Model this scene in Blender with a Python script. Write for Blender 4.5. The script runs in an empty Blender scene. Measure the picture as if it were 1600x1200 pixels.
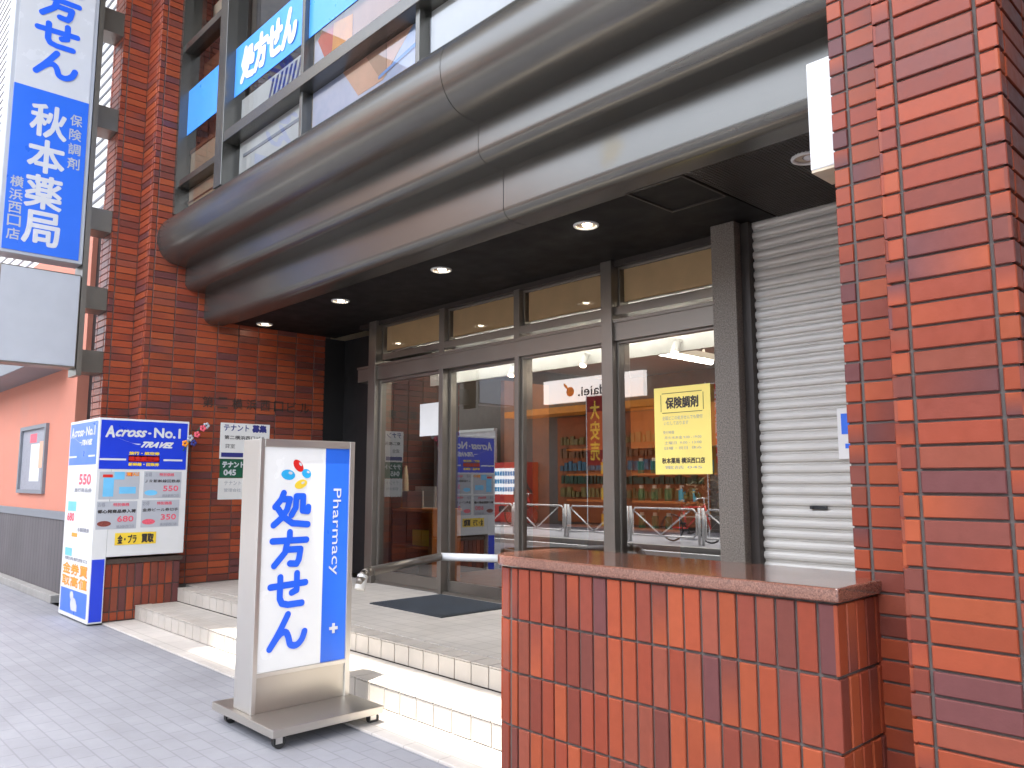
import bpy, math, random
from mathutils import Vector, Matrix, Euler
random.seed(11)
S = bpy.context.scene
COL = S.collection
rad = math.radians

# ---------------------------------------------------------------- camera
PITCH = math.atan(152/1244); YAW = rad(46.6)
cd = bpy.data.cameras.new('camera'); cam = bpy.data.objects.new('camera', cd); COL.objects.link(cam)
cd.sensor_width = 36; cd.lens = 36*1244/1600; cd.clip_end = 3000; cd.clip_start = 0.05
cam.location = (0, 0, 1.4)
cam.rotation_euler = Euler((rad(90)+PITCH, 0, YAW), 'XYZ')
S.camera = cam
# ---------------------------------------------------------------- light
SUN = Vector((-0.10, 0.25, -1.0)).normalized()
w = bpy.data.worlds.new('World'); S.world = w; w.use_nodes = True
nt = w.node_tree; bg = nt.nodes['Background']
sky = nt.nodes.new('ShaderNodeTexSky'); sky.sky_type = 'NISHITA'; sky.sun_disc = False
sky.sun_elevation = math.asin(-SUN.z)
sky.sun_rotation = math.atan2(-SUN.x, -SUN.y)
sky.dust_density = 3.0; sky.air_density = 1.0; sky.ozone_density = 0.6
hs = nt.nodes.new('ShaderNodeHueSaturation'); hs.inputs['Saturation'].default_value = .5
nt.links.new(sky.outputs[0], hs.inputs['Color']); nt.links.new(hs.outputs[0], bg.inputs[0]); bg.inputs[1].default_value = 0.15
ld = bpy.data.lights.new('sun', 'SUN'); ld.energy = 2.0; ld.angle = rad(0.6); ld.color = (1, .955, .88)
lo = bpy.data.objects.new('sun', ld); COL.objects.link(lo)
lo.rotation_euler = SUN.to_track_quat('-Z', 'Y').to_euler()
S.view_settings.view_transform = 'Standard'; S.view_settings.look = 'None'
S.view_settings.exposure = 2.95; S.view_settings.gamma = 1.0
S.render.engine = 'CYCLES'
S.cycles.max_bounces = 8; S.cycles.diffuse_bounces = 4; S.cycles.glossy_bounces = 4
S.cycles.transparent_max_bounces = 12; S.cycles.transmission_bounces = 4
S.cycles.sample_clamp_indirect = 6.0; S.cycles.use_denoising = True
S.cycles.caustics_reflective = False; S.cycles.caustics_refractive = False

# ---------------------------------------------------------------- materials
def c8(r, g, b):
    f = lambda v: ((v/255+.055)/1.055)**2.4 if v > 10 else v/255/12.92
    return (f(r), f(g), f(b))
def mat(name, col, rough=.5, metal=0, var=.12, vscale=6, bump=0, bscale=60, spec=.5, stretch=None, col2=None, rvar=0.1, coat=0):
    m = bpy.data.materials.new(name); m.use_nodes = True
    n = m.node_tree; N = n.nodes; L = n.links; p = N['Principled BSDF']
    p.inputs['Roughness'].default_value = rough; p.inputs['Metallic'].default_value = metal
    p.inputs['Specular IOR Level'].default_value = spec
    if coat: p.inputs['Coat Weight'].default_value = coat; p.inputs['Coat Roughness'].default_value = .08
    tc = N.new('ShaderNodeTexCoord'); mp = N.new('ShaderNodeMapping')
    geo = N.new('ShaderNodeNewGeometry')
    L.new(geo.outputs['Position'], mp.inputs[0])
    if stretch: mp.inputs['Scale'].default_value = stretch
    no = N.new('ShaderNodeTexNoise'); no.inputs['Scale'].default_value = vscale; no.inputs['Detail'].default_value = 6
    L.new(mp.outputs[0], no.inputs[0])
    a = tuple(max(0, v*(1-var)) for v in col); b = tuple(min(1, v*(1+var)) for v in (col2 or col))
    mx = N.new('ShaderNodeMix'); mx.data_type = 'RGBA'
    mr = N.new('ShaderNodeMapRange'); mr.inputs[1].default_value = .3; mr.inputs[2].default_value = .7
    L.new(no.outputs['Fac'], mr.inputs[0]); L.new(mr.outputs[0], mx.inputs[0])
    mx.inputs[6].default_value = (*a, 1); mx.inputs[7].default_value = (*b, 1)
    L.new(mx.outputs[2], p.inputs['Base Color'])
    if rvar:
        m2 = N.new('ShaderNodeMapRange'); m2.inputs[1].default_value = .3; m2.inputs[2].default_value = .7
        m2.inputs[3].default_value = max(.02, rough-rvar*rough); m2.inputs[4].default_value = min(1, rough+rvar*rough*1.5)
        L.new(no.outputs['Fac'], m2.inputs[0]); L.new(m2.outputs[0], p.inputs['Roughness'])
    if bump:
        n2 = N.new('ShaderNodeTexNoise'); n2.inputs['Scale'].default_value = bscale; n2.inputs['Detail'].default_value = 4
        L.new(mp.outputs[0], n2.inputs[0])
        bp = N.new('ShaderNodeBump'); bp.inputs['Strength'].default_value = bump; bp.inputs['Distance'].default_value = .01
        L.new(n2.outputs['Fac'], bp.inputs['Height']); L.new(bp.outputs[0], p.inputs['Normal'])
    return m
def emis(name, col, st):
    m = bpy.data.materials.new(name); m.use_nodes = True; p = m.node_tree.nodes['Principled BSDF']
    p.inputs['Base Color'].default_value = (*col, 1); p.inputs['Emission Color'].default_value = (*col, 1); p.inputs['Emission Strength'].default_value = st
    return m
def glassmat(name, ior, tint=(.85, .87, .86)):
    m = bpy.data.materials.new(name); m.use_nodes = True
    n = m.node_tree; N = n.nodes; L = n.links
    for x in list(N):
        if x.type != 'OUTPUT_MATERIAL': N.remove(x)
    out = N['Material Output']
    fr = N.new('ShaderNodeFresnel'); fr.inputs[0].default_value = ior
    tr = N.new('ShaderNodeBsdfTransparent'); tr.inputs[0].default_value = (*tint, 1)
    gl = N.new('ShaderNodeBsdfGlossy'); gl.inputs['Roughness'].default_value = 0.0
    gl.inputs[0].default_value = (1, 1, 1, 1)
    mx = N.new('ShaderNodeMixShader')
    L.new(fr.outputs[0], mx.inputs[0]); L.new(tr.outputs[0], mx.inputs[1]); L.new(gl.outputs[0], mx.inputs[2]); L.new(mx.outputs[0], out.inputs[0])
    return m
def brickmat():
    m = bpy.data.materials.new('brick tile'); m.use_nodes = True
    n = m.node_tree; N = n.nodes; L = n.links; p = N['Principled BSDF']
    at = N.new('ShaderNodeAttribute'); at.attribute_name = 'Col'
    geo = N.new('ShaderNodeNewGeometry')
    no = N.new('ShaderNodeTexNoise'); no.inputs['Scale'].default_value = 28; no.inputs['Detail'].default_value = 5
    L.new(geo.outputs['Position'], no.inputs[0])
    mr = N.new('ShaderNodeMapRange'); mr.inputs[1].default_value = .25; mr.inputs[2].default_value = .75; mr.inputs[3].default_value = .93; mr.inputs[4].default_value = 1.07
    L.new(no.outputs['Fac'], mr.inputs[0])
    mx = N.new('ShaderNodeMix'); mx.data_type = 'RGBA'; mx.blend_type = 'MULTIPLY'; mx.inputs[0].default_value = 1
    L.new(at.outputs['Color'], mx.inputs[6]); L.new(mr.outputs[0], mx.inputs[7])
    L.new(mx.outputs[2], p.inputs['Base Color'])
    m2 = N.new('ShaderNodeMapRange'); m2.inputs[1].default_value = .3; m2.inputs[2].default_value = .7; m2.inputs[3].default_value = .28; m2.inputs[4].default_value = .42
    p.inputs['Specular IOR Level'].default_value = .3
    L.new(no.outputs['Fac'], m2.inputs[0]); L.new(m2.outputs[0], p.inputs['Roughness'])
    n2 = N.new('ShaderNodeTexNoise'); n2.inputs['Scale'].default_value = 90; L.new(geo.outputs['Position'], n2.inputs[0])
    bp = N.new('ShaderNodeBump'); bp.inputs['Strength'].default_value = .12; bp.inputs['Distance'].default_value = .004
    L.new(n2.outputs['Fac'], bp.inputs['Height']); L.new(bp.outputs[0], p.inputs['Normal'])
    return m
def tilemat(name, col, mortar, bw, bh, ms, rough=.6, off=0.0, axes='XY', bump=.3, var=.06):
    m = bpy.data.materials.new(name); m.use_nodes = True
    n = m.node_tree; N = n.nodes; L = n.links; p = N['Principled BSDF']
    geo = N.new('ShaderNodeNewGeometry'); sx = N.new('ShaderNodeSeparateXYZ'); cx = N.new('ShaderNodeCombineXYZ')
    L.new(geo.outputs['Position'], sx.inputs[0]); L.new(sx.outputs['XYZ'.index(axes[0])], cx.inputs[0]); L.new(sx.outputs['XYZ'.index(axes[1])], cx.inputs[1])
    b = N.new('ShaderNodeTexBrick'); b.offset = off; b.inputs['Scale'].default_value = 1
    b.inputs['Brick Width'].default_value = bw; b.inputs['Row Height'].default_value = bh; b.inputs['Mortar Size'].default_value = ms; b.inputs['Mortar Smooth'].default_value = .3
    b.inputs['Color1'].default_value = (*[v*(1-var) for v in col], 1); b.inputs['Color2'].default_value = (*[v*(1+var) for v in col], 1); b.inputs['Mortar'].default_value = (*mortar, 1)
    L.new(cx.outputs[0], b.inputs[0])
    no = N.new('ShaderNodeTexNoise'); no.inputs['Scale'].default_value = 1.6; no.inputs['Detail'].default_value = 8; no.inputs['Roughness'].default_value = .65; L.new(geo.outputs['Position'], no.inputs[0])
    mr = N.new('ShaderNodeMapRange'); mr.inputs[1].default_value = .3; mr.inputs[2].default_value = .7; mr.inputs[3].default_value = .84; mr.inputs[4].default_value = 1.12; L.new(no.outputs['Fac'], mr.inputs[0])
    mx = N.new('ShaderNodeMix'); mx.data_type = 'RGBA'; mx.blend_type = 'MULTIPLY'; mx.inputs[0].default_value = 1
    L.new(b.outputs['Color'], mx.inputs[6]); L.new(mr.outputs[0], mx.inputs[7]); L.new(mx.outputs[2], p.inputs['Base Color'])
    n3 = N.new('ShaderNodeTexNoise'); n3.inputs['Scale'].default_value = 120; L.new(geo.outputs['Position'], n3.inputs[0])
    ad = N.new('ShaderNodeMath'); ad.operation = 'MULTIPLY_ADD'; ad.inputs[1].default_value = -1.0
    L.new(b.outputs['Fac'], ad.inputs[0]); L.new(n3.outputs['Fac'], ad.inputs[2])
    bp = N.new('ShaderNodeBump'); bp.inputs['Strength'].default_value = bump; bp.inputs['Distance'].default_value = .004
    L.new(ad.outputs[0], bp.inputs['Height']); L.new(bp.outputs[0], p.inputs['Normal'])
    p.inputs['Roughness'].default_value = rough
    return m
M = {}
M['brick'] = brickmat()
M['grout'] = mat('grout', c8(94, 88, 84), .9, var=.15, vscale=20, bump=.3)
M['bronze'] = mat('bronze cladding', c8(104, 102, 97), .27, .72, var=.06, vscale=1.2, rvar=0)
def stain(m, c, r, col, amt):
    n = m.node_tree; N = n.nodes; L = n.links; p = N['Principled BSDF']; old = p.inputs['Base Color'].links[0].from_socket
    geo = N.new('ShaderNodeNewGeometry'); sb = N.new('ShaderNodeVectorMath'); sb.operation = 'SUBTRACT'; sb.inputs[1].default_value = c
    dv = N.new('ShaderNodeVectorMath'); dv.operation = 'DIVIDE'; dv.inputs[1].default_value = r
    ln = N.new('ShaderNodeVectorMath'); ln.operation = 'LENGTH'; no = N.new('ShaderNodeTexNoise'); no.inputs['Scale'].default_value = 14
    L.new(geo.outputs['Position'], sb.inputs[0]); L.new(sb.outputs[0], dv.inputs[0]); L.new(dv.outputs[0], ln.inputs[0]); L.new(geo.outputs['Position'], no.inputs[0])
    ad = N.new('ShaderNodeMath'); ad.operation = 'ADD'; L.new(ln.outputs['Value'], ad.inputs[0]); L.new(no.outputs['Fac'], ad.inputs[1])
    mr = N.new('ShaderNodeMapRange'); mr.inputs[1].default_value = .9; mr.inputs[2].default_value = 1.5; mr.inputs[3].default_value = amt; mr.inputs[4].default_value = 0; L.new(ad.outputs[0], mr.inputs[0])
    mx = N.new('ShaderNodeMix'); mx.data_type = 'RGBA'; L.new(mr.outputs[0], mx.inputs[0]); L.new(old, mx.inputs[6]); mx.inputs[7].default_value = (*col, 1); L.new(mx.outputs[2], p.inputs['Base Color'])
stain(M['bronze'], (-2.90, 3.56, 3.37), (.11, .3, .12), c8(104, 92, 66), .5)
stain(M['bronze'], (-6.3, 3.1, 4.1), (1.6, .5, .12), c8(70, 64, 56), .4)
M['frame'] = mat('anodised frame', c8(126, 120, 112), .34, .75, var=.05, vscale=4)
M['framedark'] = mat('dark frame', c8(62, 56, 52), .45, .4, var=.1)
M['column'] = mat('speckled column', c8(84, 76, 68), .6, .1, var=.35, vscale=120, bump=.2, bscale=150, col2=c8(118, 110, 100))
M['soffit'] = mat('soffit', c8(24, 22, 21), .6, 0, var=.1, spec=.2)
M['black'] = mat('black plastic', (.012, .012, .013), .45)
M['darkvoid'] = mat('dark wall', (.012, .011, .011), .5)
M['granite'] = mat('granite', c8(98, 62, 50), .10, 0, var=.25, vscale=190, col2=c8(132, 88, 72), rvar=.05, coat=.8)
M['darkgranite'] = mat('dark capping stone', c8(80, 66, 58), .35, var=.3, vscale=120)
M['steel'] = mat('brushed stainless steel', c8(208, 205, 199), .33, .85, var=.012, vscale=2, rvar=0)
M['steelbase'] = mat('stainless plate', c8(192, 187, 178), .32, .88, var=.015, vscale=2, rvar=0)
M['white'] = mat('white acrylic', c8(206, 207, 210), .25, var=.02)
M['brightwhite'] = mat('bright acrylic', c8(236, 235, 231), .25, var=.02)
M['offwhite'] = mat('off white panel', c8(178, 181, 187), .4, var=.03)
M['whitepaint'] = mat('white paint', c8(218, 218, 216), .4, var=.03)
M['blue'] = mat('blue film', c8(46, 108, 222), .3, var=.02)
M['blueshade'] = mat('shaded blue film', c8(28, 62, 205), .3, var=.02)  # darker copy of the sign blue for the box side turned from the light
M['lightblue'] = mat('light blue film', c8(70, 150, 240), .3, var=.02)
M['letterblue'] = mat('letter blue', c8(38, 100, 232), .35, var=.02)
M['red'] = mat('red', c8(214, 40, 34), .35, var=.05)
M['dullred'] = mat('faded red cloth', c8(150, 40, 36), .8)
M['pink'] = mat('pink print', c8(226, 92, 110), .5, var=.2, vscale=60)
M['cyan'] = mat('cyan', c8(48, 170, 226), .3, var=.03)
M['yellow'] = mat('yellow', c8(240, 205, 60), .4, var=.05)
M['ypaper'] = mat('yellow paper', c8(246, 222, 120), .6, var=.03)
M['orange'] = mat('orange', c8(240, 150, 40), .5)
M['green'] = mat('dark green', c8(14, 84, 58), .5)
M['reflect_tan'] = mat('tan reflection', c8(176, 148, 118), .7, var=.08)
M['reflect_pale'] = mat('pale blue reflection', c8(150, 182, 232), .5, var=.15, vscale=2.5, col2=c8(205, 205, 228))
M['peach'] = mat('peach print', c8(226, 168, 140), .5, var=.08)
M['reflect_white'] = mat('white sky reflection', c8(232, 231, 226), .6, var=.03)
M['ink'] = mat('ink', c8(50, 44, 44), .6)
M['navy'] = mat('navy', c8(44, 48, 120), .5)
M['greyprint'] = mat('grey print', c8(150, 152, 160), .6, var=.2, vscale=80)
M['skyprint'] = mat('sky print', c8(110, 190, 232), .5, var=.1)
M['brownprint'] = mat('brown print', c8(130, 60, 50), .5, var=.3, vscale=60)
M['paper'] = mat('paper', c8(222, 220, 215), .6, var=.03)
M['salmon'] = mat('salmon render', c8(204, 132, 110), .7, var=.06, vscale=2, bump=.1)
M['neighgrey'] = mat('grey fascia', c8(120, 124, 130), .5)
M['neighdark'] = tilemat('dark dado planks', c8(92, 88, 90), c8(60, 57, 58), .14, 4, .008, axes='XZ')
M['paverblue'] = tilemat('pavers', c8(143, 144, 149), c8(129, 130, 135), .20, .10, .005, rough=.62, off=.5, var=.035, bump=.12)
M['asphalt'] = mat('asphalt', (.05, .05, .052), .85, var=.2, vscale=90, bump=.4)
M['kerb'] = mat('kerb stone', c8(150, 148, 144), .8)
M['slab'] = tilemat('white slab', c8(196, 190, 182), c8(165, 158, 150), .30, .30, .004, rough=.6, bump=.12, var=.02)
M['steptile'] = tilemat('platform tile', c8(190, 184, 175), c8(160, 153, 143), .164, .164, .004, rough=.5, bump=.12, var=.03)
M['nosing'] = mat('step tile', c8(180, 173, 163), .6, var=.08, vscale=5, bump=.15)
M['stepgrout'] = mat('step grout', c8(72, 66, 60), .9)
M['shutter'] = mat('shutter steel', c8(196, 192, 184), .38, .1, var=.05, vscale=3, stretch=(1, 1, 4))
M['mat'] = mat('ribbed mat', c8(50, 56, 62), .6, var=.25, vscale=3, bump=.6, bscale=300)
M['glass'] = glassmat('door glass', 2.6, (.62, .62, .60))
M['trglass'] = glassmat('transom glass', 1.6, (.95, .95, .93))
M['upglass'] = glassmat('window glass', 1.65, (.92, .93, .93))
M['transom'] = mat('brown blind', c8(222, 184, 136), .7, var=.06)
M['wood'] = mat('wood', c8(168, 104, 54), .5, var=.15, vscale=5, stretch=(1, 1, .1))
M['wooddark'] = mat('dark wood', c8(112, 64, 34), .5, var=.2)
M['beige'] = mat('beige wall', c8(205, 190, 165), .8)
M['orangewall'] = mat('orange wall', c8(172, 96, 50), .7)
M['lamp'] = emis('lamp bulb', (1, .84, .62), 6)
M['reflector'] = mat('lamp reflector', c8(205, 185, 165), .25, .8)
M['litwhite'] = emis('backlit white sign', (.9, .9, .88), .35)
M['tube'] = emis('fluorescent tube', (1, .97, .88), 5)
M['spot'] = emis('spot lamp', (1, .7, .5), 5)
M['rubber'] = mat('rubber', (.02, .02, .02), .6)
for _n, _c in (('yellow', (132, 118, 62)), ('green', (50, 78, 56)), ('cyan', (70, 110, 128)), ('orange', (136, 92, 52))): M['dull_'+_n] = mat('faded '+_n, c8(*_c), .6, var=.35, vscale=5)
M['skin'] = mat('skin', c8(205, 155, 125), .5)
M['cloth'] = mat('dark coat', c8(52, 50, 58), .9)
M['hair'] = mat('hair', c8(24, 20, 18), .7)
M['leaf'] = mat('leaf', c8(120, 100, 58), .6, var=.4, vscale=12)
M['concrete'] = mat('concrete facade', c8(176, 168, 154), .8, var=.08)
M['orangefacade'] = mat('terracotta facade', c8(184, 136, 112), .8, var=.08)
M['whitefacade'] = mat('white facade', c8(225, 225, 222), .7)
M['brownfacade'] = mat('brown facade', c8(120, 114, 106), .8)
M['winglass'] = mat('facade window', c8(60, 72, 92), .1, spec=.8)

# ---------------------------------------------------------------- mesh helpers
class Multi(list):
    def new(s): s.append(MB()); return s[-1]
class MB:
    def new(s): return s
    def __init__(s): s.v = []; s.f = []; s.c = []
    def add(s, vs, fs, cs=None):
        k = len(s.v); s.v += [tuple(v) for v in vs]; s.f += [tuple(i+k for i in f) for f in fs]
        s.c += cs if cs else [(1, 1, 1)]*len(vs)
        return s
    def box(s, x0, x1, y0, y1, z0, z1):
        if x0 > x1: x0, x1 = x1, x0
        if y0 > y1: y0, y1 = y1, y0
        if z0 > z1: z0, z1 = z1, z0
        vs = [(x, y, z) for z in (z0, z1) for y in (y0, y1) for x in (x0, x1)]
        return s.add(vs, [(0, 2, 3, 1), (4, 5, 7, 6), (0, 1, 5, 4), (2, 6, 7, 3), (0, 4, 6, 2), (1, 3, 7, 5)])
    def tube(s, a, b, r, r2=None, n=12, cap=True):
        a = Vector(a); b = Vector(b); d = (b-a).normalized(); r2 = r if r2 is None else r2
        u = d.orthogonal().normalized(); v = d.cross(u)
        vs = [a+(u*math.cos(t)+v*math.sin(t))*r for t in [2*math.pi*i/n for i in range(n)]]+[b+(u*math.cos(t)+v*math.sin(t))*r2 for t in [2*math.pi*i/n for i in range(n)]]
        fs = [(i, (i+1) % n, n+(i+1) % n, n+i) for i in range(n)]
        if cap: fs += [tuple(range(n-1, -1, -1)), tuple(range(n, 2*n))]
        return s.add(vs, fs)
    def path(s, pts, r, n=10):
        for a, b in zip(pts, pts[1:]): s.tube(a, b, r, n=n)
        return s
    def torus(s, c, ax, R, r, n=24, m=8):
        c = Vector(c); ax = Vector(ax).normalized(); u = ax.orthogonal().normalized(); v = ax.cross(u); vs = []; fs = []
        for i in range(n):
            t = 2*math.pi*i/n; d = u*math.cos(t)+v*math.sin(t)
            for j in range(m):
                q = 2*math.pi*j/m; vs.append(c+d*(R+r*math.cos(q))+ax*r*math.sin(q))
        for i in range(n):
            for j in range(m): fs.append((i*m+j, ((i+1) % n)*m+j, ((i+1) % n)*m+(j+1) % m, i*m+(j+1) % m))
        return s.add(vs, fs)
    def ell(s, c, rx, ry, rz, n=14, m=9):
        c = Vector(c); vs = []; fs = []
        for i in range(m+1):
            th = math.pi*i/m
            for j in range(n):
                ph = 2*math.pi*j/n; vs.append(c+Vector((rx*math.sin(th)*math.cos(ph), ry*math.sin(th)*math.sin(ph), rz*math.cos(th))))
        for i in range(m):
            for j in range(n): fs.append((i*n+j, (i+1)*n+j, (i+1)*n+(j+1) % n, i*n+(j+1) % n))
        return s.add(vs, fs)
    def prism(s, poly, o, u, v, n, t):
        "polygon poly (list of (a,b)) placed at o + a u + b v, thickness t along n"
        o, u, v, n = map(Vector, (o, u, v, n)); k = len(poly)
        vs = [o+u*a+v*b for a, b in poly]+[o+u*a+v*b+n*t for a, b in poly]
        fs = [tuple(range(k-1, -1, -1)), tuple(range(k, 2*k))]+[(i, (i+1) % k, k+(i+1) % k, k+i) for i in range(k)]
        return s.add(vs, fs)
def obj(name, mb, m, parent=None, bevel=0, smooth=False, seg=2):
    me = bpy.data.meshes.new(name); me.from_pydata(mb.v, [], mb.f)
    if m is M['brick']:
        ca = me.color_attributes.new('Col', 'FLOAT_COLOR', 'POINT')
        flat = []
        for c in mb.c: flat += [*c, 1]
        ca.data.foreach_set('color', flat)
    me.materials.append(m); me.update()
    o = bpy.data.objects.new(name, me); COL.objects.link(o)
    if parent is not None: o.parent = parent; o.matrix_parent_inverse = pinv(parent)
    if smooth:
        for p in me.polygons: p.use_smooth = True
    if bevel:
        b = o.modifiers.new('bevel', 'BEVEL'); b.width = bevel; b.segments = seg; b.limit_method = 'ANGLE'; b.angle_limit = rad(40)
        if not smooth:
            for p in me.polygons: p.use_smooth = False
    return o
def world(o):
    m = Matrix.LocRotScale(o.location, o.rotation_euler, o.scale)
    return world(o.parent) @ o.matrix_parent_inverse @ m if o.parent else m
def pinv(p): return world(p).inverted()
def tag(o, label, cat=None, group=None, kind=None):
    if label: o['label'] = label
    if cat: o['category'] = cat
    if group: o['group'] = group
    if kind: o['kind'] = kind
    return o
def thing(name, label, cat, loc=(0, 0, 0), group=None):
    o = bpy.data.objects.new(name, None); o.empty_display_size = .2; COL.objects.link(o); o.location = loc
    return tag(o, label, cat, group)
def struct(name, mb, m, bevel=0): o = obj(name, mb, m, None, bevel); o['kind'] = 'structure'; return o
def dup(root, loc, label=None, rotz=None):
    def cp(o, par):
        c = o.copy(); COL.objects.link(c)
        if par is not None: c.parent = par; c.matrix_parent_inverse = o.matrix_parent_inverse.copy()
        for ch in [x for x in allobjs if x.parent == o]: cp(ch, c)
        return c
    allobjs = list(COL.objects)
    r = cp(root, None); r.location = loc
    if rotz is not None: r.rotation_euler.z = rotz
    if label: r['label'] = label
    return r
AX = {'+X': ((0, 1, 0), (0, 0, 1), (1, 0, 0)), '-Y': ((1, 0, 0), (0, 0, 1), (0, -1, 0)), '+Y': ((-1, 0, 0), (0, 0, 1), (0, 1, 0))}
_fc = {}
def glyphs(s):
    if s in _fc: return _fc[s]
    c = bpy.data.curves.new('t', 'FONT'); c.body = s; c.resolution_u = 3
    o = bpy.data.objects.new('t', c); COL.objects.link(o)
    dg = bpy.context.evaluated_depsgraph_get()
    me = bpy.data.meshes.new_from_object(o.evaluated_get(dg))
    v = [(p.co.x, p.co.y) for p in me.vertices]; f = [tuple(p.vertices) for p in me.polygons]
    bpy.data.objects.remove(o); bpy.data.curves.remove(c); bpy.data.meshes.remove(me)
    _fc[s] = (v, f); return v, f
def text(mb, s, face, c, w, h, lift=.001, bold=0.0, rot=0, slant=0):
    "text s fitted in a w x h box centred on c (3-D) on a face direction"
    v, f = glyphs(s)
    if not v: return
    mb = mb.new()
    xs = [p[0] for p in v]; ys = [p[1] for p in v]; x0, x1, y0, y1 = min(xs), max(xs), min(ys), max(ys)
    U, V, N = (Vector(q) for q in AX[face]); c = Vector(c)
    offs = [(0, 0)]
    if bold: offs = [(bold*math.cos(t), bold*math.sin(t)) for t in [k*math.pi/4 for k in range(8)]]
    for i, (dx, dy) in enumerate(offs):
        vs = []
        for a, b in v:
            a = ((a-x0)/max(1e-6, x1-x0)-.5); b = ((b-y0)/max(1e-6, y1-y0)-.5)
            if rot: a, b = b, -a
            a += slant*b
            vs.append(c+U*(a*w+dx)+V*(b*h+dy)+N*(lift+i*.00012))
        mb.add(vs, f)
def vtext(mb, s, face, c, w, h, gap=.12, **k):
    n = len(s); ch = h/(n+(n-1)*gap); V = Vector(AX[face][1]); c = Vector(c)
    for i, g in enumerate(s): text(mb, g, face, c+V*(h/2-ch/2-i*ch*(1+gap)), w, ch, **k)
def rect(mb, face, c, w, h, lift=.001, t=.001):
    mb = mb.new()
    U, V, N = (Vector(q) for q in AX[face]); c = Vector(c)
    mb.prism([(-w/2, -h/2), (w/2, -h/2), (w/2, h/2), (-w/2, h/2)], c+N*lift, U, V, N, t)
def disc(mb, face, c, rx, ry, lift=.001, t=.001, ang=0, n=20):
    mb = mb.new()
    U, V, N = (Vector(q) for q in AX[face]); c = Vector(c)
    P = []
    for i in range(n):
        q = 2*math.pi*i/n; a = rx*math.cos(q); b = ry*math.sin(q); P.append((a*math.cos(ang)-b*math.sin(ang), a*math.sin(ang)+b*math.cos(ang)))
    mb.prism(P, c+N*lift, U, V, N, t)
def stroke(mb, pts, r, face, c, w, h, lift):
    U, V, N = (Vector(q) for q in AX[face]); c = Vector(c); P = [((a-.5)*w, (b-.5)*h) for a, b in pts]
    for i, (p, q) in enumerate(zip(P, P[1:])):
        d = math.atan2(q[1]-p[1], q[0]-p[0]); poly = []
        for k in range(9): t = d-math.pi/2+math.pi*k/8; poly.append((q[0]+r*math.cos(t), q[1]+r*math.sin(t)))
        for k in range(9): t = d+math.pi/2+math.pi*k/8; poly.append((p[0]+r*math.cos(t), p[1]+r*math.sin(t)))
        mb.prism(poly, c+N*(lift+.00015*(i+1)), U, V, N, .0008)
def smoothpts(P, n=6):
    out = []
    for i in range(len(P)-1):
        p0 = P[max(0, i-1)]; p1 = P[i]; p2 = P[i+1]; p3 = P[min(len(P)-1, i+2)]
        for k in range(n):
            t = k/n; out.append(tuple(.5*((2*p1[j])+(-p0[j]+p2[j])*t+(2*p0[j]-5*p1[j]+4*p2[j]-p3[j])*t*t+(-p0[j]+3*p1[j]-3*p2[j]+p3[j])*t**3) for j in (0, 1)))
    return out+[P[-1]]
KANJI = {
 '処': [[(.30, .98), (.24, .80), (.08, .58)], [(.24, .80), (.47, .80), (.40, .50), (.26, .26), (.05, .06)], [(.16, .52), (.30, .30), (.55, .10), (.98, .05)],
       [(.64, .88), (.63, .55), (.52, .34)], [(.64, .88), (.83, .88), (.82, .46), (.97, .44), (.98, .56)]],
 '方': [[(.50, 1.0), (.50, .80)], [(.04, .76), (.96, .76)], [(.44, .76), (.38, .42), (.10, .06)], [(.40, .50), (.80, .50), (.76, .20), (.70, .08), (.52, .10)]],
 'せ': [[(.03, .62), (.97, .68)], [(.73, .96), (.73, .48), (.60, .42)], [(.28, .88), (.28, .28), (.34, .14), (.50, .09), (.88, .10)]],
 'ん': [smoothpts([(.52, .97), (.30, .50), (.06, .06)]), smoothpts([(.06, .06), (.30, .42), (.46, .48), (.54, .34), (.60, .12), (.76, .08), (.90, .22), (.97, .44)])]}
def shohosen(mb, face, c, w, h, r, vertical=True, gap=.14, lift=.002, chars='処方せん', slots=None):
    n = len(chars); U, V, N = (Vector(q) for q in AX[face]); c = Vector(c)
    for i, g in enumerate(chars):
        if vertical:
            ch = h/(n+(n-1)*gap); cc = c+V*(h/2-ch/2-i*ch*(1+gap)); cw = w
        else:
            cw = w/(n+(n-1)*gap); ch = h; cc = c+U*(-w/2+cw/2+i*cw*(1+gap))
        for j, st in enumerate(KANJI[g]): stroke(mb, st, r, face, cc, cw, ch, lift+j*.0011)

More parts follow.
